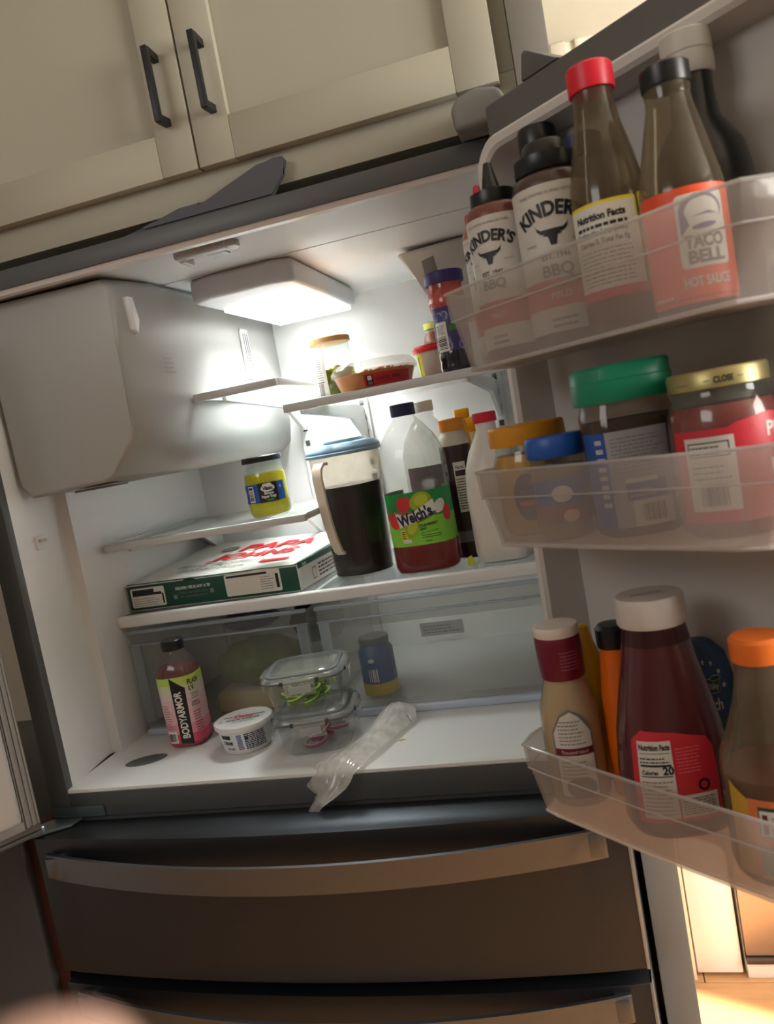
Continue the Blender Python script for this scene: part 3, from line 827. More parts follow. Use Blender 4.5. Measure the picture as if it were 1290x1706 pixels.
LI = mat('kiwi_green', (.62, .68, .12), rough=.5); SB = mat('strawberry_red', (.80, .16, .18), rough=.5); LFG = mat('leaf_green', (.18, .48, .2), rough=.5)
d = Decal()
d.rect(-.140, .050, .140, .0975, PLG, 0); d.rect(-.140, .0975, .140, .142, PGR, 0)
d.ell(.014, .125, .021, .015, LI, 1, rot=.3); d.ell(.016, .127, .013, .009, mat('kiwi_flesh', (.72, .78, .2)), 2, rot=.3)
d.ell(-.018, .124, .013, .015, SB, 1, rot=-.2); d.ell(-.042, .098, .012, .017, SB, 1, rot=.3); d.ell(-.020, .137, .009, .003, LFG, 2)
d.ell(-.042, .116, .006, .012, LFG, 2, rot=.5); d.ell(.046, .112, .009, .013, PW, 1, rot=-.6); d.ell(.060, .098, .010, .014, SB, 1); d.ell(.036, .134, .011, .004, LFG, 1, rot=.8)
d.ell(-.008, .082, .013, .019, LI, 1, rot=-.5); d.ell(-.008, .083, .009, .014, mat('kiwi_flesh', (.72, .78, .2)), 2, rot=-.5); d.ell(.010, .096, .03, .006, mat('kiwi_skin', (.45, .42, .12)), 1, rot=.25)
d.poly([(-.0375, .113), (-.020, .107), (0, .109), (.018, .117), (.036, .126), (.040, .108), (.022, .099), (.004, .092), (-.014, .088), (-.031, .083)], PW, 3)
d.poly([(-.0375, .113), (-.020, .107), (0, .109), (0, .1065), (-.020, .1045), (-.0365, .110)], SB, 4)
d.text("Welch's", .002, .0925, .0185, PN, 4, bold=.045, rot=.24, width=.066)
d.text('STRAWBERRY', .022, .0815, .0050, PB, 2, bold=.02, rot=.1, width=.034); d.text('KIWI', .0125, .0745, .0050, PB, 2, bold=.02, rot=.1, width=.012)
d.text('JUICE COCKTAIL', .022, .0700, .0035, PDG, 2, rot=.1, width=.032); d.lines(.007, .062, .044, .069, 2, PDG, 2, fill=.35, rag=.1); d.lines(.012, .055, .028, .058, 1, PDG, 2)
d.rect(-.032, .062, -.020, .079, PY, 1); d.lines(-.030, .064, -.022, .078, 4, PDG, 2, fill=.5); d.rect(-.030, .056, -.014, .062, PW, 1)
d.build('label', wall_map(jp, r0=.0565), jb)

# ---- clear bottle with white cap behind it
cb = thing('clear_bottle', 'clear ribbed bottle with white cap standing behind the green-labelled juice bottle', 'bottle', (0.642, 0.425, ZD))
cp = [(0, .046), (.004, .052), (.08, .053), (.18, .053), (.20, .052), (.225, .045), (.250, .030), (.262, .019), (.285, .018)]
loft('body', PET, cp, cb, caps=(True, False))
loft('cap', mat('white_cap', (0.88, 0.87, 0.85), rough=.4), cap_prof(.0205, .020, .275), cb, seg=56, ribs=1, amp=.012)
d = Decal(); d.rect(-.045, .11, .05, .175, mat('violet_brown_print', (.32, .20, .28)), 0); d.ell(.0, .145, .016, .010, PG, 1)
d.rect(-.05, .04, .0, .11, PGR, 0)
d.build('label', wall_map(cp), cb)

# ---- brown-labelled syrup bottle and yellow jug
sb = thing('syrup_bottle', 'slim brown-labelled syrup bottle with an orange cap behind the juice bottle', 'bottle', (0.7000, 0.366, ZD))
sp_ = [(0, .024), (.004, .028), (.20, .0285), (.215, .0265), (.224, .021), (.232, .018)]
loft('body', mat('brown_bottle', (.20, .12, .13), rough=.35), sp_, sb)
loft('neck', mat('syrup_shoulder', (.80, .76, .70), rough=.35), [(.205, .0282), (.216, .0272), (.226, .022), (.233, .019)], sb)
loft('cap', mat('amber_orange_cap', (.88, .55, .10), rough=.4), cap_prof(.0225, .022, .231), sb, ribs=1, amp=.012, seg=48)
d = Decal(); d.rect(-.004, .085, .018, .175, PW, 0); d.rect(-.002, .150, .017, .160, mat('label_brown', (.22, .10, .12)), 1); d.lines(-.002, .09, .016, .148, 12, PB, 1, fill=.4)
d.text('Facts', .007, .163, .006, PB, 1, bold=.02, width=.014)
d.rect(-.024, .03, .02, .05, PG, 0)
d.build('label', wall_map(sp_), sb)
yj = thing('drink_mix_jug', 'yellow jug with a cross-shaped cap and handle behind the milk jug', 'jug', (0.7260, 0.460, ZD))
YM = mat('bright_yellow_plastic', (.97, .68, .05), rough=.35)
jp2 = [(0, .030, .036, 3), (.004, .034, .040, 3), (.17, .034, .040, 3), (.19, .031, .036, 3), (.215, .020, .020, 2), (.222, .018, .018, 2)]
loft('body', mat('jug_pale_plastic', (.86, .80, .66), rough=.4), jp2, yj)
boxes('cap', YM, [(-.034, .022, -.014, .014, .222, .250)], .003, yj)
boxes('cap_knob', YM, [(-.030, -.004, -.012, .012, .250, .268)], .003, yj)
prism('handle', YM, [(-.024, .245), (-.006, .250), (.004, .150), (-.012, .120), (-.034, .110)], 'y', -.058, -.040, yj, .003)
# ---- milk jug with red cap
mk = thing('milk_jug', 'white plastic milk jug with a red cap at the right end of the deck shelf', 'jug', (0.7805, 0.345, ZD))
mp = [(0, .040, .040, 3), (.004, .047, .047, 3.2), (.02, .050, .050, 3.2), (.12, .050, .050, 3), (.16, .046, .046, 2.6), (.19, .036, .036, 2.2), (.215, .022, .022, 2), (.225, .0175, .0175, 2), (.240, .0175, .0175, 2)]
mk.location.x = 0.770; mk.location.y = 0.300
loft('body', mat('milk_white', (.86, .84, .81), rough=.35, sub=.1), mp, mk, seg=48)
loft('cap', mat('milk_red_cap', (.80, .08, .20), rough=.4), cap_prof(.0200, .017, .236), mk, ribs=1, amp=.012, seg=48)
# little yellow-green tag beside it
tg = tag(prism('paper_tag', mat('lime_tag', (.75, .78, .15), rough=.5), [(0, 0), (.016, .003), (.010, .018), (.002, .014)], 'y', 0, .001), 'small yellow-green paper tag on the deck between juice bottle and milk jug', 'tag')
tg.location = (0.705, 0.262, ZD + .001); tg.rotation_euler = (-.5, 0, .3)

# ---- pepper ring jar
pj = thing('pepper_jar', 'jar of yellow banana pepper rings with black lid alone on the left glass shelf', 'jar', (0.3565, 0.295, ZM + .0006), 0.12)
jr = [(0, .030), (.003, .035), (.010, .0385), (.020, .039), (.074, .0385), (.084, .036), (.090, .034), (.094, .0335), (.106, .0335)]
loft('glass', GLASS, jr, pj, caps=(True, False))
loft('brine', mat('yellow_brine', (.83, .78, .06), rough=.15, var=.15, scale=60), slice_prof(jr, .003, .080, .0015), pj)
loft('lid', mat('black_jar_lid', (.10, .11, .12), rough=.4), cap_prof(.0365, .011, .100), pj, ribs=0)
d = Decal()
d.rect(-.050, .028, .045, .062, PBL, 0); d.rect(-.006, .0275, .030, .0625, PB, 1)
d.rect(-.028, .030, -.015, .059, PW, 1); d.bars(-.0265, .033, -.017, .052, 9, PB, 2, vertical=False); d.rect(-.0265, .053, -.017, .057, PB, 2)
d.ell(.012, .0525, .0125, .0065, PW, 2); d.ell(.008, .058, .005, .003, PW, 2); d.ell(.015, .0585, .005, .003, PW, 2)
d.text('Vlasic', .012, .0495, .0065, PB, 3, bold=.04, width=.019); d.text('Banana', .013, .0415, .0050, PW, 2, bold=.03, width=.017); d.text('Pepper Rings', .012, .0355, .0050, PW, 2, bold=.03, width=.026)
d.ell(.014, .0312, .007, .0016, PGR, 2); d.text('6', .036, .05, .006, PW, 1); d.rect(-.045, .034, -.040, .050, PW, 1)
d.build('label', wall_map(jr), pj, step=.003)

# ---- top right shelf
oj = thing('olive_jar', 'glass jar half full of green-yellow olives with wood-coloured lid', 'jar', (0.5085, 0.348, ZT + .0006), 0.0)
op = [(0, .030), (.003, .034), (.01, .0375), (.076, .038), (.086, .0355), (.092, .035), (.102, .035)]
loft('glass', GLASS, op, oj, caps=(True, False))
loft('brine', clear('olive_brine', tint=(.85, .88, .45), haze=.25, hazecol=(.65, .66, .2), rough=.1), slice_prof(op, .003, .052, .0016), oj)
ov = bmesh.new()
for k in range(46):
    a_ = random.random() * 2 * pi; r_ = .0275 * math.sqrt(random.random()); zz = random.uniform(.010, .054)
    bmesh.ops.create_icosphere(ov, subdivisions=2, radius=.0085, matrix=Matrix.Translation((r_ * cos(a_), r_ * sin(a_), zz)) @ Matrix.Diagonal((1, 1, .85, 1)))
olv = fin('olives', ov, mat('olive_green', (.74, .68, .10), rough=.3, var=.25, scale=90), oj); olv['kind'] = 'stuff'
loft('lid', mat('wood_colour_lid', (.80, .62, .38), rough=.5, var=.15), cap_prof(.0385, .010, .1005), oj)
d = Decal(); d.rect(-.032, .004, -.004, .082, PW, 0); d.lines(-.029, .036, -.010, .076, 10, PB, 1, fill=.25); d.bars(-.027, .008, -.012, .030, 9, PG, 1); d.lines(-.029, .031, -.010, .035, 1, PB, 1)
d.build('label', wall_map(op), oj, step=.003)
hm = thing('hummus_tub', 'round clear-lidded tub of orange hummus with red label, front of the top shelf', 'tub', (0.6005, 0.275, ZT + .0006), 0.0)
hp = [(0, .058), (.003, .062), (.026, .070), (.028, .0725), (.031, .0725)]
loft('tub', clear('tub_plastic', tint=(.97, .93, .88), haze=.15, hazecol=(.9, .8, .7), gloss=1.3), hp, hm, seg=56, caps=(True, False))
loft('hummus', mat('orange_hummus', (.90, .62, .36), rough=.55, var=.12, scale=80), slice_prof(hp, .002, .027, .0015), hm, seg=56)
# chopped topping as low relief
tb = bmesh.new()
for k in range(60):
    a_ = random.random() * 2 * pi; r_ = .05 * math.sqrt(random.random())
    bmesh.ops.create_cube(tb, size=.006, matrix=Matrix.Translation((r_ * cos(a_) + .01, r_ * sin(a_), .029)) @ Matrix.Rotation(random.random() * 3, 4, (1, .3, .5)) @ Matrix.Diagonal((1, .7, .5, 1)))
o = fin('topping', tb, mat('pepper_topping', (.75, .32, .12), rough=.5, var=.3), hm); o['kind'] = 'stuff'
loft('lid', clear('tub_lid', tint=(.97, .97, .96), haze=.10, hazecol=(.9, .9, .9), gloss=1.8), [(.026, .0742), (.034, .0745), (.037, .0725), (.042, .068), (.046, .064), (.047, .02)], hm, seg=56, caps=(False, True))
d = Decal(); d.rect(-.012, .003, .075, .022, mat('tub_label_red', (.72, .13, .16)), 0); d.rect(-.008, .004, .003, .020, PB, 1); d.rrect(-.006, .012, .001, .019, .001, PW, 2); d.rect(-.006, .005, .001, .010, PG, 2); d.text('ROASTED   PEPPER', .030, .010, .006, PB, 1, width=.045)
d.build('label', wall_map(hp, mid=-pi / 2 + .15), hm, step=.003)
rt = thing('dip_tub', 'white tub with a red lid on the top shelf behind the hummus', 'tub', (0.6885, 0.385, ZT + .0006))
rp = [(0, .026), (.003, .029), (.052, .034), (.055, .0345)]
loft('tub', mat('tub_milky', (.85, .80, .76), rough=.4, sub=.1), rp, rt)
loft('lid', mat('red_tub_lid', (.88, .14, .13), rough=.35), [(.052, .0365), (.054, .038), (.059, .038), (.0605, .035), (.064, .034), (.065, .02)], rt)
d = Decal(); d.rect(-.036, .004, -.018, .050, PY, 0); d.rect(-.030, .01, -.026, .045, PGR, 1)
d.build('label', wall_map(rp, mid=-pi / 2 + .0), rt)
sj = thing('salsa_jar', 'small jar of red-brown salsa with gold lid at the back of the top shelf', 'jar', (0.6855, 0.475, ZT + .0006))
sp2 = [(0, .024), (.004, .028), (.070, .028), (.085, .026), (.098, .021), (.106, .020)]
loft('glass', GLASS, sp2, sj, caps=(True, False)); loft('salsa', mat('salsa_red', (.62, .28, .17), rough=.4, var=.2, scale=100), slice_prof(sp2, .003, .096, .0015), sj)
loft('lid', mat('pale_gold_lid', (.80, .80, .42), rough=.35, metal=.3), cap_prof(.0235, .013, .101), sj)
gj = thing('grape_jelly_bottle', 'purple-capped squeeze bottle with grape picture label at right of top shelf', 'bottle', (0.7445, 0.280, ZT + .0006))
gp = [(0, .025), (.004, .0285), (.012, .029), (.020, .0275), (.026, .029), (.034, .028), (.104, .0285), (.110, .031), (.118, .0315), (.130, .029), (.142, .0275), (.150, .0275)]
loft('body', mat('jelly_dark', (.12, .12, .16), rough=.15, var=.3, coat=.5), gp[:7], gj)
loft('shoulder', clear('pink_jelly_plastic', tint=(.95, .62, .58), haze=.5, hazecol=(.85, .50, .46), rough=.12, gloss=1.8, streak=.8, scale=90), gp[6:], gj)
loft('cap', mat('purple_cap', (.20, .15, .42), rough=.4), cap_prof(.0325, .019, .147), gj, seg=64, ribs=1, amp=.01)
BRY = mat('berry_blue', (.27, .27, .47), rough=.4); BRL = mat('berry_light', (.50, .50, .70), rough=.4)
d = Decal(); d.rect(-.060, .036, .060, .108, PPU, 0)
for k in range(34):
    u_, v_ = random.uniform(-.055, .055), random.uniform(.042, .100)
    d.ell(u_, v_, .0065, .0075, BRY if k % 2 else BRL, 1 + k % 3, n=14, rot=random.random()); d.ell(u_ - .001, v_ + .001, .0035, .0045, PPU, 5, n=10)
d.rect(-.026, .036, -.004, .084, PW, 6); d.bars(-.024, .040, -.007, .062, 9, PB, 7, vertical=False); d.lines(-.024, .065, -.007, .080, 5, PG, 7)
d.ell(.010, .075, .012, .006, LFG, 6, rot=.5)
d.build('label', wall_map(gp), gj, step=.003)

# ---- oven mitt on top of the fridge
bm = bmesh.new()
outl = [(.330, .8235), (.372, .829), (.432, .842), (.462, .842), (.476, .838), (.520, .856), (.560, .869), (.585, .873), (.597, .872), (.601, .866), (.599, .858), (.592, .850), (.585, .838), (.575, .8235)]
addprism(bm, outl, 'y', 0.0, 0.010, 0)
bmesh.ops.bevel(bm, geom=[e for e in bm.edges if abs(e.verts[0].co.y - e.verts[1].co.y) < 1e-5], offset=.003, segments=2, affect='EDGES')
mt = tag(fin('folded_cloth', bm, mat('slate_grey_cloth', (.33, .34, .37), rough=.85, var=.08, bump=.3, scale=300)), 'dark grey folded cloth with a raised tip lying on top of the refrigerator', 'cloth')
mt.location = (0, -0.0, -.0005)

# ---- fridge floor: sports drink, sour cream, two containers, bag
sd_ = thing('sports_drink_bottle', 'pink sports drink bottle with black cap standing on the fridge floor', 'bottle', (0.1735, 0.171, .0005), 0.12)
bp = [(0, .028, .028, 3), (.003, .033, .033, 3.2), (.008, .0355, .0355, 3), (.040, .0355, .0355, 3), (.050, .0345, .0345, 3), (.060, .0355, .0355, 3), (.122, .036, .036, 3), (.134, .0355, .0355, 2.8), (.150, .030, .030, 2.4), (.164, .020, .020, 2), (.168, .0175, .0175, 2), (.178, .0165, .0165, 2)]
loft('body', PET, bp, sd_, seg=48, caps=(True, False))
loft('drink', mat('pink_drink', (.82, .20, .38), rough=.3, var=.05), slice_prof(bp, .003, .060, .0015), sd_, seg=48)
loft('drink_top', clear('pink_drink_clear', tint=(.97, .72, .76), haze=.30, hazecol=(.85, .60, .62), rough=.15), slice_prof(bp, .0602, .142, .0015), sd_, seg=48)
loft('cap', BLACKP, cap_prof(.0195, .018, .171), sd_, seg=56, ribs=1, amp=.012)
d = Decal()
bands = [((.82, .30, .42), .010), ((.86, .55, .60), .026), ((.87, .68, .70), .044), ((.86, .72, .72), .070), ((.82, .78, .74), .088), ((.78, .80, .66), .104), ((.70, .80, .35), .114), ((.68, .80, .22), .128)]
for i in range(len(bands) - 1):
    d.rect(-.105, bands[i][1], .105, bands[i + 1][1], mat('drink_label_%d' % i, bands[i][0], rough=.4), 0)
d.poly([(-.004, .010), (.018, .007), (.020, .108), (-.004, .128)], PB, 1)
d.text('BODYARMOR', .0125, .060, .0125, PW, 2, bold=.03, rot=pi / 2 + .02, width=.084)
d.text('FLASH', .036, .112, .009, PB, 1, bold=.03, width=.022); d.text('I.V.', .031, .101, .009, PB, 1, bold=.03, width=.011)
d.lines(.027, .086, .045, .098, 3, PB, 1, fill=.3); d.text('ZERO', .033, .077, .004, PB, 1, bold=.02); d.text('SUGAR', .034, .072, .004, PB, 1, bold=.02); d.lines(.026, .028, .042, .066, 8, PMR, 1, fill=.35)
d.rrect(-.026, .011, -.009, .032, .001, PW, 1); d.bars(-.0245, .014, -.0105, .028, 10, PB, 2); d.lines(-.026, .036, -.012, .082, 10, PG, 1, fill=.35); d.lines(-.040, .036, -.030, .082, 10, PMR, 1, fill=.4)
d.build('label', wall_map(bp, r0=.0355), sd_, step=.003)

dc = thing('sour_cream_tub', 'white sour cream tub with red script on its lid, beside the pink bottle', 'tub', (0.3035, 0.128, .0005), 0.0)
dp = [(0, .038), (.002, .0395), (.044, .0465), (.046, .047)]
TW = mat('tub_white', (.86, .86, .86), rough=.4)
loft('tub', TW, dp, dc, seg=56)
lid = loft('lid', TW, [(.041, .0485), (.0415, .0500), (.0475, .0505), (.049, .0495), (.0495, .046), (.0485, .0445), (.0485, .02)], dc, seg=64)
d = Decal()
d.text('Daisy', 0, .004, .0130, PR, 1, bold=.035, shear=.1, width=.036); d.text('SOUR CREAM', 0, -.0085, .0068, PB, 1, bold=.03, width=.056); d.text('Pure & Natural', .001, -.018, .0055, PB, 1, width=.036, shear=.2)
d.poly([(-.036, .009), (-.020, .009), (-.020, .012), (-.034, .012)], PB, 1); d.poly([(.020, .009), (.036, .009), (.034, .012), (.020, .012)], PB, 1); d.lines(-.041, -.010, -.034, -.002, 3, PG, 1)
ca, sa = cos(.28), sin(.28)
d.build('lid_print', plane_map((0, 0, .0486), (ca, sa, 0), (-sa, ca, 0), (0, 0, 1)), lid, curved=False, lift=.0002)
d = Decal()
d.rect(-.032, .028, -.012, .035, PB, 1); d.text('CREAM', -.020, .018, .0065, PB, 1, bold=.03, width=.020); d.text('16 oz', -.016, .009, .005, PB, 1, bold=.02, width=.014)
d.lines(-.001, .012, .008, .036, 9, PBL, 1, fill=.6, rag=.1); d.rect(-.001, .009, .009, .0105, PR, 1); d.lines(.012, .008, .050, .037, 9, PN, 1, fill=.62, rag=.06); d.rect(.013, .025, .018, .031, PN, 1)
d.build('side_print', wall_map(dp, mid=-pi / 2 + .1), dc, step=.003)


def rrect_prof(levels, ex=5.0):
    return [(z, r, r, ex) for z, r in levels]


GCON = clear('container_glass', tint=(.98, .985, .98), haze=.04, rough=.03, gloss=2.0)
CLR = clear('container_lid_plastic', tint=(.97, .975, .97), haze=.22, hazecol=(.88, .89, .88), rough=.08, gloss=1.5, streak=.5, scale=70)
SEAL = mat('grey_silicone_seal', (.36, .38, .40), rough=.5)
SEALC = mat('clip_pad_grey', (.25, .28, .31), rough=.4)


def food_container(label, loc, rz):
    t = thing('food_container', label, 'container', loc, rz, 'stacked glass food containers'); t.scale = (1.04, 1.04, 1.17)
    gp_ = rrect_prof([(0, .046), (.003, .051), (.012, .0545), (.044, .0585), (.047, .0600)])
    loft('glass_base', GCON, gp_, t, seg=64, caps=(True, False), smooth=60)
    inner = [(p[0] + .003, p[1] - .003, p[2] - .003, 5) for p in gp_[:4]]
    lp = rrect_prof([(.0455, .0625), (.0465, .0645), (.0525, .0640), (.0540, .0615), (.0545, .0570), (.0545, .0520), (.0565, .0505), (.0568, .030)])
    l = loft('lid', CLR, lp, t, seg=72, smooth=60)
    # grey sealing ring seen through the lid
    bm = bmesh.new(); seg = 72; rg = []
    for (z, r) in ((.0550, .0578), (.0563, .0570), (.0563, .0520), (.0550, .0508)):
        rg.append([bm.verts.new((*section(2 * pi * i / seg, r, r, 5), z)) for i in range(seg)])
    for a, b in ((0, 1), (1, 2), (2, 3), (3, 0)):
        for i in range(seg): bm.faces.new((rg[a][i], rg[a][(i + 1) % seg], rg[b][(i + 1) % seg], rg[b][i]))
    fin('seal', bm, SEAL, l)
    bm = bmesh.new(); rg = []
    for (z, r) in ((.0472, .0650), (.0494, .0652), (.0494, .0640), (.0472, .0640)):
        rg.append([bm.verts.new((*section(2 * pi * i / seg, r, r, 5), z)) for i in range(seg)])
    for a, b in ((0, 1), (1, 2), (2, 3), (3, 0)):
        for i in range(seg): bm.faces.new((rg[a][i], rg[a][(i + 1) % seg], rg[b][(i + 1) % seg], rg[b][i]))
    fin('seal_edge', bm, SEAL, l)
    for k in range(4):                                     # four folding side clips
        bm = bmesh.new()
        addbox(bm, -.024, .024, -.0690, -.0655, .030, .053, .0014)
        c = fin('side_clip', bm, CLR, t); c.rotation_euler = (0, 0, k * pi / 2)
        for xx in (-.030, .025):
            box('clip_pad', SEALC, xx, xx + .005, -.0675, -.0645, .046, .052, .0006, c)
        cu = box('clip_slot', clear('clip_slot_plastic', tint=(.95, .95, .95), haze=.5, hazecol=(.9, .92, .92)), -.017, .017, -.0702, -.0690, .034, .044, .001, c)
    return t


CX, CY, CR_ = 0.4420, 0.118, 0.17
food_container('lower glass container holding sliced red onion, under the other container', (CX, CY, .0005), CR_)
food_container('upper glass container holding green pepper slices, stacked on the onion container', (CX - .006, CY + .002, .0674), CR_ + .02)


def ringslice(name, label, group, cat, M, M2, loc, r, rot, th=.0022, hh=.004, full_=True):
    bm = bmesh.new(); seg = 22
    prof = ((r, 0), (r, hh), (r - th, hh), (r - th, 0))
    rg = [[bm.verts.new((a * cos(2 * pi * i / seg) * (1 + .08 * sin(2 * pi * i / seg * 2)), a * sin(2 * pi * i / seg) * .9, z)) for i in range(seg)] for a, z in prof]
    for a in range(4):
        A_, B_ = rg[a], rg[(a + 1) % 4]
        for i in range(seg if full_ else seg - 7):
            f = bm.faces.new((A_[i], A_[(i + 1) % seg], B_[(i + 1) % seg], B_[i])); f.material_index = 1 if a == 0 else 0
    if not full_:
        k = seg - 7
        bm.faces.new([rg[a][0] for a in range(4)]); bm.faces.new([rg[a][k] for a in range(4)][::-1])
    o = fin(name, bm, [M, M2], None, 50)
    o.location = loc; o.rotation_euler = rot
    return tag(o, label, cat, group)


GP1 = mat('pepper_flesh', (.62, .72, .30), rough=.35, var=.1); GP2 = mat('pepper_skin', (.40, .55, .16), rough=.25, var=.15)
ON1 = mat('onion_flesh', (.86, .80, .82), rough=.4, var=.08); ON2 = mat('onion_skin', (.55, .18, .36), rough=.3, var=.15)
Zt_ = .0674 + .0045
for k in range(15):
    a_ = k * 2.4; rr_ = .008 + .024 * ((k * 37 % 10) / 10)
    ringslice('pepper_slice', 'curved green pepper slice inside the upper glass container', 'green pepper slices in the upper container', 'vegetable', GP1, GP2,
              (CX - .006 + rr_ * cos(a_), CY + .002 + rr_ * sin(a_), Zt_ + .0012 + .0019 * k), .018 + .0035 * (k % 3), (.14 * ((k % 3) - 1), .14 * ((k % 4) - 1.5), a_), th=.0048, hh=.0062, full_=(k % 3 == 0))
for k in range(12):
    a_ = k * 2.1 + .5; rr_ = .008 + .022 * ((k * 53 % 10) / 10)
    ringslice('onion_slice', 'curved red onion slice inside the lower glass container', 'red onion slices in the lower container', 'vegetable', ON1, ON2,
              (CX + rr_ * cos(a_), CY + rr_ * sin(a_), .0050 + .0021 * k), .015 + .004 * (k % 4), (.14 * ((k % 3) - 1), .14 * ((k % 4) - 1.5), a_), th=.0030, hh=.0052, full_=(k % 2 == 0))

# crumpled plastic bag lying over the front lip
bm = bmesh.new()
path = [(.590, .185, .012, .030), (.565, .180, .028, .040), (.556, .170, .026, .040), (.553, .140, .022, .030), (.547, .105, .016, .028), (.534, .065, .012, .030), (.516, .025, .009, .038), (.497, -.004, .006, .046), (.490, -.014, -.012, .040), (.478, -.017, -.028, .030), (.466, -.018, -.043, .014), (.462, -.0185, -.050, .003)]
NB = 18; rows = []
for i, (x, yy, z, hw) in enumerate(path):
    a = Vector(path[max(0, i - 1)][:3]); b = Vector(path[min(len(path) - 1, i + 1)][:3]); t_ = (b - a).normalized()
    side = Vector((t_.y, -t_.x, 0)) if abs(t_.z) < .8 else Vector((1, 0.0, 0))
    if side.x < 0: side = -side
    side.normalize()
    r = []
    for j in range(NB + 1):
        q = j / NB * 2 - 1
        bump_ = abs(sin(j * 2.1 + i * .9)) * .006 + random.uniform(0, .004)
        zz = z * (1 - abs(q) ** 2.2) + .0015 + bump_ * (1 if i < 8 else .0)
        p = Vector((x, yy, 0)) + side * q * hw
        if i >= 8: p.z = z - (abs(q) * .006) ; p.y -= bump_ * .8
        else: p.z = max(.002, zz)
        r.append(bm.verts.new(p))
    rows.append(r)
for a, b in zip(rows, rows[1:]):
    for j in range(NB): bm.faces.new((a[j], a[j + 1], b[j + 1], b[j]))
bag = fin('plastic_bag', bm, clear('bag_plastic', tint=(.96, .96, .95), haze=.68, hazecol=(.97, .965, .95), rough=.15, gloss=1.8, streak=.5, scale=60), None, 180)
md = bag.modifiers.new('s', 'SUBSURF'); md.levels = 1; md.render_levels = 1
tag(bag, 'crumpled clear plastic bag trailing over the front lip of the fridge floor', 'bag')
cbm = bmesh.new(); bmesh.ops.create_icosphere(cbm, subdivisions=2, radius=.004, matrix=Matrix.Diagonal((1.5, .8, .3, 1)))
cr_ = tag(fin('food_crumb', cbm, mat('pale_crumb', (.78, .76, .50), rough=.5)), 'tiny pale crumb on the fridge floor right of the plastic bag', 'crumb'); cr_.location = (0.583, 0.098, 0.0013)

# ---- things inside the crispers
vb = bmesh.new(); bmesh.ops.create_icosphere(vb, subdivisions=4, radius=.07, matrix=Matrix.Diagonal((1.25, 1.0, .62, 1)))
for v in vb.verts:
    v.co *= 1 + .10 * sin(v.co.x * 90 + v.co.z * 60) * cos(v.co.y * 70 + v.co.x * 50)
gv = tag(fin('lettuce_bag', vb, mat('leafy_green', (.30, .38, .17), rough=.5, var=.5, scale=50)), 'leafy green vegetables in the left crisper drawer', 'vegetable'); gv.location = (0.260, 0.330, 0.092)
cbx = tag(box('cardboard_carton', mat('tan_carton', (.72, .66, .50), rough=.6, var=.1), -.085, .085, -.04, .04, 0, .036, .002), 'tan printed carton lying low in the left crisper drawer', 'carton'); cbx.location = (0.275, 0.300, .0165)
vbm = bmesh.new(); bmesh.ops.create_icosphere(vbm, subdivisions=3, radius=.05, matrix=Matrix.Diagonal((1.2, .8, .45, 1)))
for v in vbm.verts: v.co *= 1 + .12 * sin(v.co.x * 120) * cos(v.co.z * 110)
pv = tag(fin('purple_bag', vbm, mat('purple_film', (.25, .22, .38), rough=.3, var=.3)), 'dark purple bag on the greens in the left crisper drawer', 'bag'); pv.location = (0.235, 0.375, 0.165)
dbg = bmesh.new(); bmesh.ops.create_icosphere(dbg, subdivisions=3, radius=.055, matrix=Matrix.Diagonal((1.0, .9, .9, 1)))
for v in dbg.verts: v.co *= 1 + .12 * sin(v.co.x * 100 + 1) * cos(v.co.z * 90)
ob = tag(fin('black_bag', dbg, mat('black_film', (.10, .10, .11), rough=.25, var=.3)), 'crumpled black bag at the right end of the left crisper drawer', 'bag'); ob.location = (0.350, 0.440, 0.135)
bcn = thing('mayo_jar', 'blurry blue jar with yellow base inside the right crisper drawer', 'jar', (0.502, 0.300, .0155))
bcp = [(0, .029), (.003, .032), (.080, .032), (.088, .027), (.094, .026)]
loft('body', mat('jar_blue', (.13, .30, .55), rough=.4, var=.2), bcp, bcn)
loft('base_band', mat('jar_yellow', (.80, .70, .15), rough=.4), [(.001, .0325), (.022, .0325), (.0225, .0318)], bcn, caps=(True, False))
loft('lid', mat('jar_grey_lid', (.35, .38, .40), rough=.4), cap_prof(.028, .012, .093), bcn)
d = Decal(); d.ell(-.002, .066, .006, .004, PW, 1); d.bars(-.010, .026, .008, .050, 5, PW, 1); d.build('label', wall_map(bcp), bcn)

# ================================================================== things in the door bins
def face(x, y, add=0.0):
    """rotation that turns a thing's front towards the middle of the kitchen, where the photographer stood"""
    return math.atan2(0.9447 - x, y + 1.079) + add


def ditem(name, label, cat, s, off, z, add=0.0):
    p = dpos(s, off)
    return thing(name, label, cat, (p[0], p[1], z), face(p[0], p[1], add))


ZB1, ZB2, ZB3 = BZ[0] + .0026, BZ[1] + .0026, BZ[2] + .0026


def bull(d, x, y, k, M, layer=2):
    d.poly([(x - .006 * k, y + .004 * k), (x + .006 * k, y + .004 * k), (x + .004 * k, y - .004 * k), (x + .0025 * k, y - .010 * k), (x - .0025 * k, y - .010 * k), (x - .004 * k, y - .004 * k)], M, layer)
    for sg in (-1, 1):
        d.poly([(x + sg * .004 * k, y + .004 * k), (x + sg * .010 * k, y + .004 * k), (x + sg * .014 * k, y + .007 * k), (x + sg * .0155 * k, y + .010 * k), (x + sg * .0135 * k, y + .0035 * k), (x + sg * .010 * k, y + .0005 * k), (x + sg * .004 * k, y + .0)], M, layer)
        d.poly([(x + sg * .004 * k, y + .001 * k), (x + sg * .009 * k, y - .001 * k), (x + sg * .005 * k, y - .002 * k)], M, layer)


CRM = mat('label_off_white', (.80, .79, .77), rough=.5)
KRED = mat('sauce_band_red', (.72, .20, .16), rough=.5)


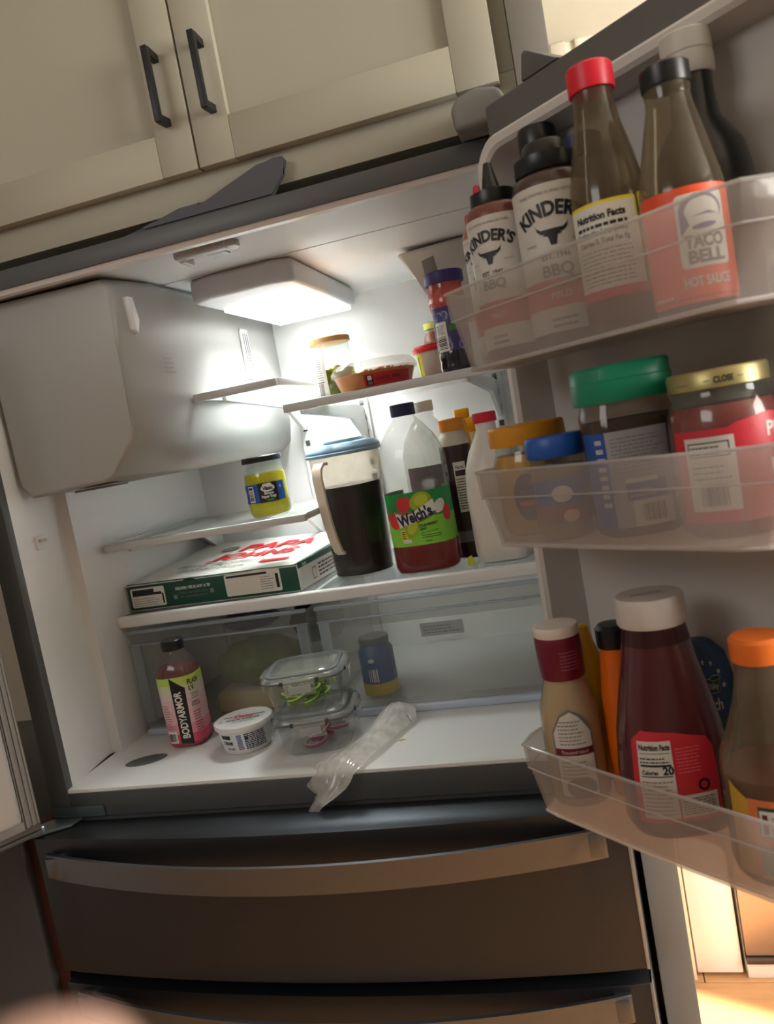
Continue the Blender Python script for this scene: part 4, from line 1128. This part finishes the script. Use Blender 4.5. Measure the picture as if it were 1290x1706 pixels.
def bbq(name, label, s, off, r, h, sauce, tip, big=False, add=0.0, band=KRED):
    t = ditem(name, label, 'bottle', s, off, ZB1, add)
    hs = h
    bp_ = [(0, r * .88), (.003, r * .97), (.010, r), (hs - .012, r), (hs - .004, r * .94), (hs, r * .80), (hs + .002, r * .6)]
    loft('body', sauce, bp_, t)
    if not big:
        loft('cap', tip, [(hs + .001, r * .74), (hs + .004, r * .76), (hs + .013, r * .74), (hs + .015, r * .50), (hs + .018, r * .30), (hs + .042, r * .13), (hs + .043, r * .08)], t, seg=32)
    else:
        loft('cap', tip, [(hs + .001, r * .80), (hs + .003, r * .84), (hs + .016, r * .82), (hs + .018, r * .62), (hs + .028, r * .56), (hs + .030, r * .50)], t, seg=40)
    d = Decal(); W_ = r * 2.9
    z0_, z1_ = h * .08, h * .915
    d.rect(-W_, z0_, W_, z1_, CRM, 0)
    k = r / .035
    d.text("KINDER'S", 0, z1_ - .028 * k, .0125 * k, PB, 2, bold=.04, arc=.050 * k, width=.058 * k)
    bull(d, 0, z1_ - .044 * k, 1.0 * k, PB)
    d.text('HAND CRAFTED IN SMALL BATCHES', 0, z1_ - .009 * k, .0025 * k, PG, 2, width=.055 * k)
    d.text('EST. 1946', 0, z1_ - .066 * k, .0050 * k, PB, 2, bold=.02, width=.026 * k); d.text('PREMIUM', -.022 * k, z1_ - .052 * k, .002 * k, PG, 2); d.text('QUALITY', .022 * k, z1_ - .052 * k, .002 * k, PG, 2)
    d.text('BBQ', 0, z1_ - .081 * k, .0105 * k, PG, 2, bold=.03, width=.028 * k)
    if big:
        d.text('SAUCE', 0, z1_ - .092 * k, .008 * k, PG, 2, bold=.02, width=.034 * k)
    d.rect(-W_, z0_ + h * .14, W_, z0_ + h * .30, band, 1)
    d.text('MILD', 0, z0_ + h * .19, .006 * k, CRM, 2); d.lines(-.012 * k, z0_ + .004, .012 * k, z0_ + h * .10, 2, PG, 2)
    d.build('label', wall_map(bp_), t, step=.003)
    return t


BRN = mat('bbq_sauce_dark', (.27, .20, .19), rough=.3, coat=.3); REDS = mat('bbq_sauce_red', (.45, .24, .22), rough=.3, coat=.3); ORS = mat('hot_sauce_orange', (.62, .38, .30), rough=.3, coat=.3)
bbq('squeeze_bottle', 'smallest white-labelled squeeze bottle with red spout, leftmost in the top door bin', .068, .132, .0235, .148, ORS, mat('red_spout', (.78, .10, .22), rough=.4), add=-.45)
bbq('squeeze_bottle', 'white-labelled squeeze bottle with black spout, second from the left in the top door bin', .118, .160, .0300, .152, REDS, BLACKP, add=-.40)
kb = bbq('sauce_bottle', 'wide barbecue sauce bottle with bull head label and flat black cap, top door bin', .184, .150, .0355, .158, BRN, BLACKP, big=True, add=-.1, band=mat('sauce_band_bright', (.78, .24, .18), rough=.5))

# dark bottles standing behind, against the door
t = ditem('tall_dark_bottle', 'dark bottle with tall black flip cap behind the barbecue sauce bottle', 'bottle', .140, .062, ZB1 + 0, 0)
t.location = (*dpos(.102, .0650)[:2], ZB1)
loft('body', mat('dark_bottle_plastic', (.10, .11, .13), rough=.3), [(0, .018), (.003, .0225), (.190, .0225), (.205, .019), (.210, .015)], t)
loft('cap', BLACKP, [(.210, .0195), (.212, .0205), (.236, .0205), (.240, .019), (.242, .010)], t)
t = ditem('blue_cap_bottle', 'bottle with dark blue cap half hidden behind the red-capped bottle', 'bottle', .158, .0645, ZB1, 0)
loft('body', mat('grey_blue_bottle', (.20, .22, .28), rough=.35), [(0, .018), (.003, .021), (.17, .021), (.186, .018)], t)
loft('cap', mat('dark_blue_cap', (.08, .12, .30), rough=.4), cap_prof(.0205, .022, .187), t)

# glass hot-sauce bottle, red cap
RS = mat('red_hot_sauce', (.50, .16, .15), rough=.25, var=.15, coat=.4)
def glass_bottle(name, label, s, off, prof, sauce_z, sauce, capM, cap_r, cap_h, cap_z, dec, add=0.0, mid=-pi / 2, zb=ZB1, G=SMOKY, ribs=0):
    t = ditem(name, label, 'bottle', s, off, zb, add)
    loft('glass', G, prof, t, seg=48, caps=(True, False))
    if sauce: loft('sauce', sauce, slice_prof(prof, .003, sauce_z, .0016), t, seg=48)
    loft('cap', capM, cap_prof(cap_r, cap_h, cap_z, .002), t, seg=56, ribs=ribs, amp=.01)
    if dec: dec.build('label', wall_map(prof, mid=mid, r0=max(full(p)[1] for p in prof)), t, step=.003)
    return t


d = Decal()
WL = .046
d.rrect(-WL, .030, .020, .108, .003, PY, 0); d.rrect(-WL + .002, .034, .018, .105, .002, PW, 1)
d.text('Nutrition Facts', -.013, .0935, .0058, PB, 2, bold=.05, width=.044); d.lines(-.036, .087, .012, .0925, 1, PB, 2, fill=.5, rag=.1); d.text('Serving size 1 tsp (5mL)', -.014, .0815, .0042, PB, 2, bold=.03, width=.046)
d.text('Calories 0, Total Fat 0g', -.013, .0735, .0044, PB, 2, bold=.03, width=.046); d.lines(-.036, .040, .012, .071, 9, PG, 2, fill=.3, rag=.1)
d.rect(-WL, .028, .022, .036, PR, 2); d.rrect(.0225, .030, .070, .110, .003, PY, 0); d.rrect(.025, .034, .068, .106, .002, PR, 1); d.rrect(.028, .036, .066, .103, .002, PW, 2); d.ell(.040, .085, .010, .014, PR, 3)
glass_bottle('hot_sauce_bottle', 'tall glass bottle with red cap and yellow-edged nutrition label', .2525, .156,
             [(0, .027), (.003, .030), (.012, .032), (.105, .032), (.125, .0308), (.150, .026), (.175, .020), (.196, .0165), (.202, .0170), (.210, .0160)],
             .040, RS, mat('red_bottle_cap', (.86, .10, .20), rough=.4), 0.0195, .022, .203, d, add=.1, ribs=1)
d = Decal()
d.rect(-.050, .006, .034, .094, POR, 0)
d.rrect(-.016, .032, .022, .088, .004, PW, 1)
LAV = mat('bell_violet', (.38, .33, .50), rough=.5)
d.ell(.003, .075, .0165, .0125, LAV, 2); d.ell(.004, .073, .0135, .0115, PW, 3); d.rect(-.0135, .058, .020, .068, PW, 3)
d.poly([(-.0135, .072), (-.0135, .057), (-.007, .064), (-.009, .072)], LAV, 4); d.ell(.004, .0625, .0095, .0022, LAV, 4, rot=.1); d.poly([(-.005, .070), (.008, .073), (.016, .070), (.008, .071)], LAV, 4)
d.text('TACO', .003, .047, .0095, PG, 2, bold=.05, width=.030); d.text('BELL', .003, .0355, .0095, PG, 2, bold=.05, width=.028)
d.text('HOT SAUCE', .002, .018, .0075, CRM, 1, bold=.03, width=.036); d.lines(-.045, .012, -.020, .016, 1, CRM, 1)
glass_bottle('taco_sauce_bottle', 'glass bottle with black cap and bright orange label in the top door bin', .3190, .150,
             [(0, .028), (.003, .032), (.010, .0335), (.092, .0335), (.102, .0322), (.120, .0285), (.145, .0225), (.163, .0182), (.170, .0172), (.176, .0182), (.180, .0172), (.186, .017)],
             .018, mat('taco_sauce', (.42, .20, .17), rough=.3), BLACKP, .0192, .017, .178, d, add=.28)
t = ditem('soy_sauce_bottle', 'large dark bottle with white cap behind the orange-labelled bottle in the top door bin', 'bottle', .2945, .0778, ZB1, 0)
loft('body', mat('soy_dark_plastic', (.085, .10, .105), rough=.28, var=.15), [(0, .036), (.004, .0405), (.085, .0405), (.120, .0400), (.140, .0370), (.155, .029), (.166, .0210), (.182, .0185), (.214, .0175)], t, seg=48)
loft('cap', mat('soy_white_cap', (.78, .78, .76), rough=.4), [(.203, .0195), (.206, .0215), (.219, .0215), (.2195, .0205), (.2215, .0205), (.222, .0215), (.238, .0210), (.2395, .0195), (.240, .01)], t, seg=56)
d = Decal(); d.rect(-.062, .118, -.046, .142, mat('olive_yellow', (.52, .50, .20), rough=.5), 0); d.rect(-.04, .02, .04, .09, mat('soy_label_dark', (.11, .13, .13)), 0)
d.build('label', wall_map([(0, .036), (.004, .0405), (.085, .0405), (.115, .0400), (.135, .0365), (.150, .028)]), t)

# ---- middle bin
t = ditem('spread_jar', 'jar with a golden yellow lid, leftmost in the middle door bin', 'jar', .084, .134, ZB2, .2)
jp3 = [(0, .032), (.003, .037), (.010, .040), (.078, .040), (.087, .037), (.092, .036), (.100, .036)]
loft('glass', GLASS, jp3, t, caps=(True, False)); loft('spread', mat('golden_spread', (.80, .58, .18), rough=.35, var=.1), slice_prof(jp3, .003, .086, .002), t)
loft('lid', mat('golden_lid', (.80, .54, .08), rough=.4), [(.096, .041), (.098, .0415), (.115, .0410), (.117, .039), (.118, .02)], t)
d = Decal(); d.ell(-.016, .042, .016, .025, PN, 0); d.text('MUST', -.014, .044, .006, PG, 1); d.rect(-.026, .033, -.002, .038, PR, 1)
d.build('label', wall_map(jp3), t, step=.003)
t = ditem('jam_jar', 'small jar with blue lid between the golden and green lids', 'jar', .1515, .164, ZB2, .2)
jp4 = [(0, .024), (.003, .028), (.008, .029), (.068, .029), (.076, .027), (.080, .0265), (.088, .0265)]
loft('glass', GLASS, jp4, t, caps=(True, False)); loft('filling', mat('tan_filling', (.62, .48, .32), rough=.4, var=.15), slice_prof(jp4, .003, .072, .002), t)
loft('lid', mat('blue_lid', (.10, .33, .68), rough=.4), [(.081, .0280), (.083, .0295), (.100, .0290), (.102, .0275), (.1025, .015)], t)
d = Decal(); d.rect(-.040, .036, .040, .060, PBL, 0); d.ell(-.006, .046, .010, .008, PW, 1); d.rect(-.04, .018, .04, .036, mat('mauve_band', (.50, .22, .22)), 0); d.ell(0, .024, .008, .006, mat('peach_dot', (.85, .62, .52)), 1)
d.build('label', wall_map(jp4), t, step=.003)
t = ditem('seasoning_jar', 'large seasoning container with green lid and blue-white back label', 'jar', .221, .139, ZB2, .25)
E4 = 2.6
sp3 = [(0, .033, .030, E4), (.003, .038, .034, E4), (.010, .040, .036, E4), (.114, .0415, .0375, E4), (.119, .0395, .0355, E4), (.124, .039, .035, E4)]
loft('body', clear('seasoning_clear', tint=(.88, .84, .8), haze=.12, hazecol=(.6, .55, .5), gloss=1.4), sp3, t, seg=48, caps=(True, False)); loft('seasoning', mat('pepper_brown', (.26, .22, .19), rough=.7, var=.35, scale=180), slice_prof(sp3, .003, .108, .002), t, seg=48)
loft('lid', mat('green_lid', (.04, .52, .38), rough=.4), [(.124, .0435, .0395, E4), (.126, .0445, .0405, E4), (.143, .0450, .041, E4), (.144, .0440, .040, E4), (.155, .0440, .040, E4), (.1575, .042, .038, E4), (.158, .02, .02, E4)], t, seg=56)
d = Decal(); LG = mat('back_label_grey', (.60, .59, .62), rough=.5)
d.rect(-.060, .010, .027, .098, LG, 0); d.rect(-.060, .010, -.030, .098, PBL, 1)
d.lines(-.040, .03, -.032, .096, 8, CRM, 2, fill=.5); d.lines(-.026, .060, .022, .094, 10, PG, 1, fill=.3); d.rect(-.018, .034, .020, .052, PBL, 1); d.rect(-.018, .050, .012, .054, CRM, 2)
d.rect(-.014, .010, .024, .034, CRM, 2); d.bars(-.006, .014, .016, .030, 11, PB, 3); d.lines(-.016, .037, .010, .047, 2, LG, 2)
d.build('label', wall_map(sp3, r0=.04), t, step=.003)
t = ditem('pizza_sauce_jar', 'wide jar of pizza sauce with gold lid and red label, middle door bin', 'jar', .318, .136, ZB2, .32)
jp5 = [(0, .036), (.003, .041), (.012, .0445), (.088, .0445), (.103, .043), (.114, .038), (.120, .0365), (.130, .0365)]
loft('glass', GLASS, jp5, t, caps=(True, False), seg=48); loft('sauce', mat('pizza_sauce', (.52, .20, .18), rough=.35, var=.15, scale=60), slice_prof(jp5, .003, .108, .002), t, seg=48)
GLD = mat('gold_lid', (.66, .62, .42), rough=.35, metal=.6)
ldd = loft('lid', GLD, [(.121, .0385), (.122, .0400), (.135, .0400), (.137, .0385), (.1365, .0360), (.136, .02)], t, seg=56)
d = Decal(); d.text('CLOSE', .002, .1172, .0050, PB, 1, bold=.03, width=.015); d.rect(-.013, .1193, -.0085, .1198, PB, 1); d.rect(.0125, .1193, .017, .1198, PB, 1); d.lines(-.038, .118, -.022, .1205, 1, PG, 1); d.lines(.024, .118, .030, .122, 2, PG, 1)
d.build('lid_print', (lambda u, v, l: wall_map([(.1, .0400), (.15, .0400)], mid=-pi / 2 - .25)(u, v + .0085, l)), ldd, step=.003)
d = Decal()
d.rect(-.060, .014, -.012, .090, PCR, 0); d.rect(-.048, .024, -.008, .084, CRM, 1); d.rect(-.045, .068, -.012, .080, PB, 2); d.rect(-.044, .069, -.013, .079, CRM, 3)
d.lines(-.043, .070, -.014, .078, 3, PB, 4, fill=.4); d.bars(-.038, .028, -.016, .046, 12, PB, 2); d.lines(-.043, .050, -.012, .064, 3, PG, 2, fill=.25)
d.poly([(-.012, .072), (.080, .072), (.080, .094), (.02, .097), (-.005, .093), (-.012, .090)], PCR, 0); d.rect(-.012, .014, .080, .072, mat('pizza_label_pink', (.70, .38, .38)), 0)
d.text('Pizza', .034, .078, .0115, CRM, 1, bold=.03, width=.030); d.text('Sauce', .040, .090, .005, CRM, 1); d.rect(.020, .030, .070, .060, CRM, 1); d.bars(.022, .033, .06, .055, 6, PG, 2, vertical=False)
d.build('label', wall_map(jp5), t, step=.003)
t = ditem('butter_tub', 'flat pale tub lying behind the green-lidded container', 'tub', .298, .118, ZB2, 0)
t.location = (*dpos(.264, .1025)[:2], ZB2)
loft('tub', mat('pale_butter', (.80, .74, .55), rough=.5), [(0, .012, .010, 3), (.018, .013, .011, 3), (.019, .012, .010, 3)], t)

# ---- lower bin
t = ditem('dressing_bottle', 'bottle of pinkish dressing with white cap and maroon neck wrap', 'bottle', .098, .152, ZB3, .35)
wp = [(0, .027), (.003, .031), (.010, .0325), (.085, .0325), (.105, .031), (.122, .026), (.136, .0225), (.140, .0222)]
CRD = mat('peach_dressing', (.78, .66, .52), rough=.35, var=.10, scale=40)
loft('glass', GLASS, wp, t, caps=(True, False)); loft('dressing', CRD, slice_prof(wp, .003, .139, .0015), t)
loft('neck_wrap', mat('maroon_wrap', (.42, .06, .18), rough=.35), [(.138, .0232), (.140, .0240), (.176, .0250), (.180, .0250), (.184, .024)], t)
cw = loft('cap', mat('cap_ivory', (.84, .81, .77), rough=.4), [(.183, .0235), (.185, .0243), (.193, .0243), (.195, .0230), (.1955, .01)], t)
d = Decal()
d.poly([(-.046, .012), (-.002, .012), (-.002, .085), (-.012, .103), (-.022, .110), (-.034, .104), (-.046, .085)], PG, 0)
d.poly([(-.044, .014), (-.004, .014), (-.004, .084), (-.014, .101), (-.022, .107), (-.033, .102), (-.044, .084)], CRM, 1)
d.lines(-.038, .072, -.010, .100, 7, PG, 2, fill=.3); d.rect(-.044, .060, -.004, .068, PMR, 2); d.text('Thousand Island', -.024, .0622, .0035, CRM, 3, width=.028); d.lines(-.040, .030, -.008, .056, 6, PG, 2, fill=.3); d.ell(-.022, .024, .016, .012, PG, 2)
d.build('label', wall_map(wp, mid=-pi / 2 + .35), t, step=.003)
d = Decal(); d.lines(-.010, .150, .012, .172, 6, mat('wrap_print_pink', (.62, .36, .42)), 0, fill=.3); d.build('wrap_print', wall_map([(.13, .0243), (.184, .0252)]), t)
t = ditem('yellow_bottle', 'yellow squeeze bottle behind the maroon-wrapped dressing bottle', 'bottle', .085, .100, ZB3, 0)
t.location = (*dpos(.090, .1045)[:2], ZB3)
t.location = (*dpos(.086, .0995)[:2], ZB3)
loft('body', mat('mustard_yellow', (.84, .66, .08), rough=.4), [(0, .016), (.003, .0185), (.120, .0185), (.140, .016), (.160, .009), (.176, .006), (.178, .003)], t)
t = ditem('orange_sauce_bottle', 'orange sauce bottle with shiny black cap behind the dressing bottle', 'bottle', .146, .118, ZB3, 0)
t.location = (*dpos(.140, .1115)[:2], ZB3)
loft('body', mat('orange_sauce', (.86, .40, .08), rough=.3, var=.2), [(0, .020), (.003, .0235), (.060, .0235), (.110, .0220), (.150, .0175), (.160, .0165), (.164, .017), (.166, .015)], t)
loft('cap', BLACKP, cap_prof(.0185, .024, .164, .004), t)
t = ditem('ketchup_bottle', 'large dark red ketchup bottle with white flip cap and red nutrition label', 'bottle', .212, .134, ZB3, .25)
E5 = 2.4
kp = [(0, .040, .034, E5), (.003, .048, .040, E5), (.012, .0525, .043, E5), (.060, .0530, .043, E5), (.100, .049, .041, E5), (.140, .041, .036, E5), (.172, .0345, .033, 2.1), (.200, .0300, .0300, 2), (.212, .0295, .0295, 2)]
loft('body', mat('ketchup_in_plastic', (.31, .11, .14), rough=.22, var=.08, coat=.5), slice_prof(kp, 0, .186, 0), t, seg=56)
loft('neck', clear('ketchup_neck', tint=(.75, .55, .55), haze=.5, hazecol=(.42, .25, .28), gloss=1.4), slice_prof(kp, .1855, .212, 0), t, seg=56, caps=(False, False))
kc = loft('cap', mat('ketchup_cap', (.80, .78, .76), rough=.4), [(.203, .0320), (.205, .0333), (.228, .0323), (.231, .0310), (.2315, .0180)], t, seg=56)
d = Decal(); d.lines(-.018, -.004, .016, .006, 2, PG, 0, fill=.3); d.build('cap_print', plane_map((0, 0, .2317), (1, 0, 0), (0, 1, 0), (0, 0, 1)), kc, curved=False)
d = Decal()
d.poly([(-.046, .020), (.036, .020), (.036, .088), (.030, .099), (-.005, .107), (-.036, .110), (-.046, .100)], PCR, 0)
d.rect(-.040, .024, -.008, .100, CRM, 1); d.text('Nutrition Facts', -.024, .0915, .0055, PB, 2, bold=.04, width=.029); d.rect(-.038, .088, -.010, .0885, PB, 2); d.lines(-.038, .079, -.010, .086, 2, PB, 2, fill=.4); d.rect(-.038, .0755, -.010, .0775, PB, 2)
d.text('Calories', -.030, .068, .0042, PB, 2, bold=.03, width=.014); d.text('20', -.0135, .068, .0075, PB, 2, bold=.04); d.rect(-.038, .0655, -.010, .0665, PB, 2); d.lines(-.038, .028, -.010, .064, 9, PG, 2, fill=.3)
d.lines(-.004, .068, .024, .094, 8, mat('label_pink_print', (.88, .45, .48)), 1, fill=.25); d.rect(-.006, .024, .032, .046, CRM, 1); d.lines(-.004, .027, .030, .044, 7, PB, 2, fill=.4, rag=.05)
d.ell(.020, .054, .006, .006, PB, 1); d.ell(.020, .054, .0035, .0035, PCR, 2)
d.build('label', wall_map(kp, mid=-pi / 2 - .1, r0=.048), t, step=.004, stepv=.006)
t = ditem('ranch_bottle', 'ranch bottle with blue star label, half hidden behind the ketchup', 'bottle', .262, .102, ZB3, .35)
t.location = (*dpos(.200, .055)[:2], ZB3)
rp_ = [(0, .022, .013, 2.2), (.003, .027, .0155, 2.2), (.050, .031, .0160, 2.2), (.085, .0330, .0162, 2.2), (.120, .0325, .0160, 2.2), (.145, .026, .0155, 2.2), (.158, .014, .013, 2.1), (.160, .010, .010, 2)]
loft('body', mat('ranch_blue', (.14, .27, .42), rough=.4, var=.1), rp_, t, seg=48)
loft('base_band', mat('ranch_green', (.10, .32, .22), rough=.4), [(.045, .0318, .0168, 2.2), (.078, .0333, .0170, 2.2), (.0785, .032, .016, 2.2)], t, caps=(False, False))
d = Decal()
for (x_, y_) in ((-.020, .134), (-.006, .140), (.010, .138), (.022, .128), (.027, .113)):
    d.poly([(x_ + (.0036 if i % 2 == 0 else .0015) * sin(i * pi / 5), y_ + (.0036 if i % 2 == 0 else .0015) * cos(i * pi / 5)) for i in range(10)], CRM, 1)
d.rrect(-.026, .106, .021, .122, .003, CRM, 1); d.rrect(-.0255, .1065, .0205, .1215, .0028, PDG, 2); d.ell(.013, .122, .010, .003, CRM, 3); d.ell(.013, .122, .0092, .0025, PDG, 4)
d.text('Hidden Valley', -.004, .1105, .0075, CRM, 5, width=.043); d.text('Ranch', .000, .088, .0125, CRM, 1, bold=.02, width=.042)
d.build('label', wall_map(rp_, r0=.0325), t, step=.003)
t = ditem('red_tube', 'thin red tube beside the white ketchup cap', 'tube', .250, .088, ZB3, 0)
t.location = (*dpos(.170, .0750)[:2], ZB3)
loft('tube', mat('red_tube', (.72, .12, .18), rough=.4), [(0, .004), (.002, .006), (.160, .006), (.166, .005), (.172, .003)], t)
t = ditem('orange_cap_bottle', 'clear bottle with orange cap and orange-yellow label at right of the low bin', 'bottle', .328, .148, ZB3, .3)
op_ = [(0, .036), (.003, .041), (.012, .0435), (.088, .0435), (.105, .042), (.125, .034), (.150, .0255), (.175, .021), (.188, .0195), (.196, .019)]
loft('glass', SMOKY, op_, t, seg=48, caps=(True, False)); loft('sauce', mat('mauve_sauce', (.52, .34, .30), rough=.35, var=.08), slice_prof(op_, .003, .092, .002), t, seg=48)
loft('cap', mat('orange_bottle_cap', (.90, .45, .16), rough=.4), cap_prof(.0225, .021, .186, .003), t, seg=56, ribs=1, amp=.008)
d = Decal()
d.poly([(-.052, .010), (-.030, .010), (-.030, .074), (-.036, .080), (-.052, .090)], mat('label_mustard', (.75, .58, .18), rough=.5), 0); d.rect(-.034, .010, .06, .080, mat('label_salmon', (.82, .44, .24), rough=.5), 1)
d.rect(-.026, .048, -.002, .074, PDG, 2); d.rect(-.025, .049, -.003, .071, CRM, 3); d.rect(-.023, .051, -.019, .068, PMR, 4); d.lines(-.016, .052, -.005, .068, 5, PG, 4); d.rect(-.028, .014, .010, .040, mat('label_sage', (.48, .50, .42)), 2)
d.build('label', wall_map(op_, mid=-pi / 2 - .1), t, step=.004)

# ================================================================== the photographer's hand, its fingertip close to the lens
def ray(px, py, dist):
    v = Vector(R[0]) * ((px - 645) / 1342.54) + Vector(R[1]) * ((py - 853) / 1342.54) + Vector(R[2])
    return CAM + v * dist
RX, DN, VW = Vector(R[0]), Vector(R[1]), Vector(R[2])
SK = mat('skin', (.84, .68, .62), rough=.5, var=.08, scale=60, sub=.15, bump=.1)
tip = ray(165, 1572, .070)
bm = bmesh.new()
base = tip + DN * .085 + VW * -.012 + RX * -.010
palm = base + DN * .045 + VW * -.006
wrist = palm + DN * .075 + VW * -.01
pts = []; rad = []; edges = []
def addc(seq, root=None):
    prev = root
    for p, r in seq:
        pts.append(p); rad.append(r)
        if prev is not None: edges.append((prev, len(pts) - 1))
        prev = len(pts) - 1
    return prev
addc([(wrist, .026), (palm, .030)]); pi_ = 1
def finger(off, ln, r, bend):
    b = palm + RX * off + DN * -.030
    seq = [(b, r * 1.15), (b - DN * ln * .42 + VW * bend * .3, r * 1.05), (b - DN * ln * .72 + VW * bend, r), (b - DN * ln * .93 + VW * bend * 1.7, r * .92), (b - DN * ln + VW * bend * 2.0, r * .70)]
    addc(seq, 1)
d_t = (palm - tip).dot(DN) - .030
finger(0.0 - (palm - tip).dot(RX), d_t, .0098, .004)
finger(-.024, d_t * .72, .0092, .012)
finger(-.046, d_t * .66, .0090, .014)
finger(-.066, d_t * .52, .0080, .016)
addc([(palm + RX * .030 + DN * .01, .013), (palm + RX * .052 - DN * .015, .011), (palm + RX * .060 - DN * .040, .0095), (palm + RX * .060 - DN * .052, .0075)], 0)
me = bpy.data.meshes.new('hand')
cen = palm
me.from_pydata([tuple(p - wrist) for p in pts], edges, [])
ho = bpy.data.objects.new('hand', me); COL.objects.link(ho); ho.location = wrist
me.materials.append(SK)
sm = ho.modifiers.new('skin', 'SKIN'); sm.use_smooth_shade = True
for i, r in enumerate(rad): me.skin_vertices[0].data[i].radius = (r, r)
me.skin_vertices[0].data[0].use_root = True
ss = ho.modifiers.new('sub', 'SUBSURF'); ss.levels = 2; ss.render_levels = 2
dg = bpy.context.evaluated_depsgraph_get()
me2 = bpy.data.meshes.new_from_object(ho.evaluated_get(dg)); bpy.data.objects.remove(ho)
ho = bpy.data.objects.new('hand', me2); COL.objects.link(ho); ho.location = wrist
tag(ho, "photographer's bare hand, one blurred pink fingertip showing at the bottom left", 'hand')
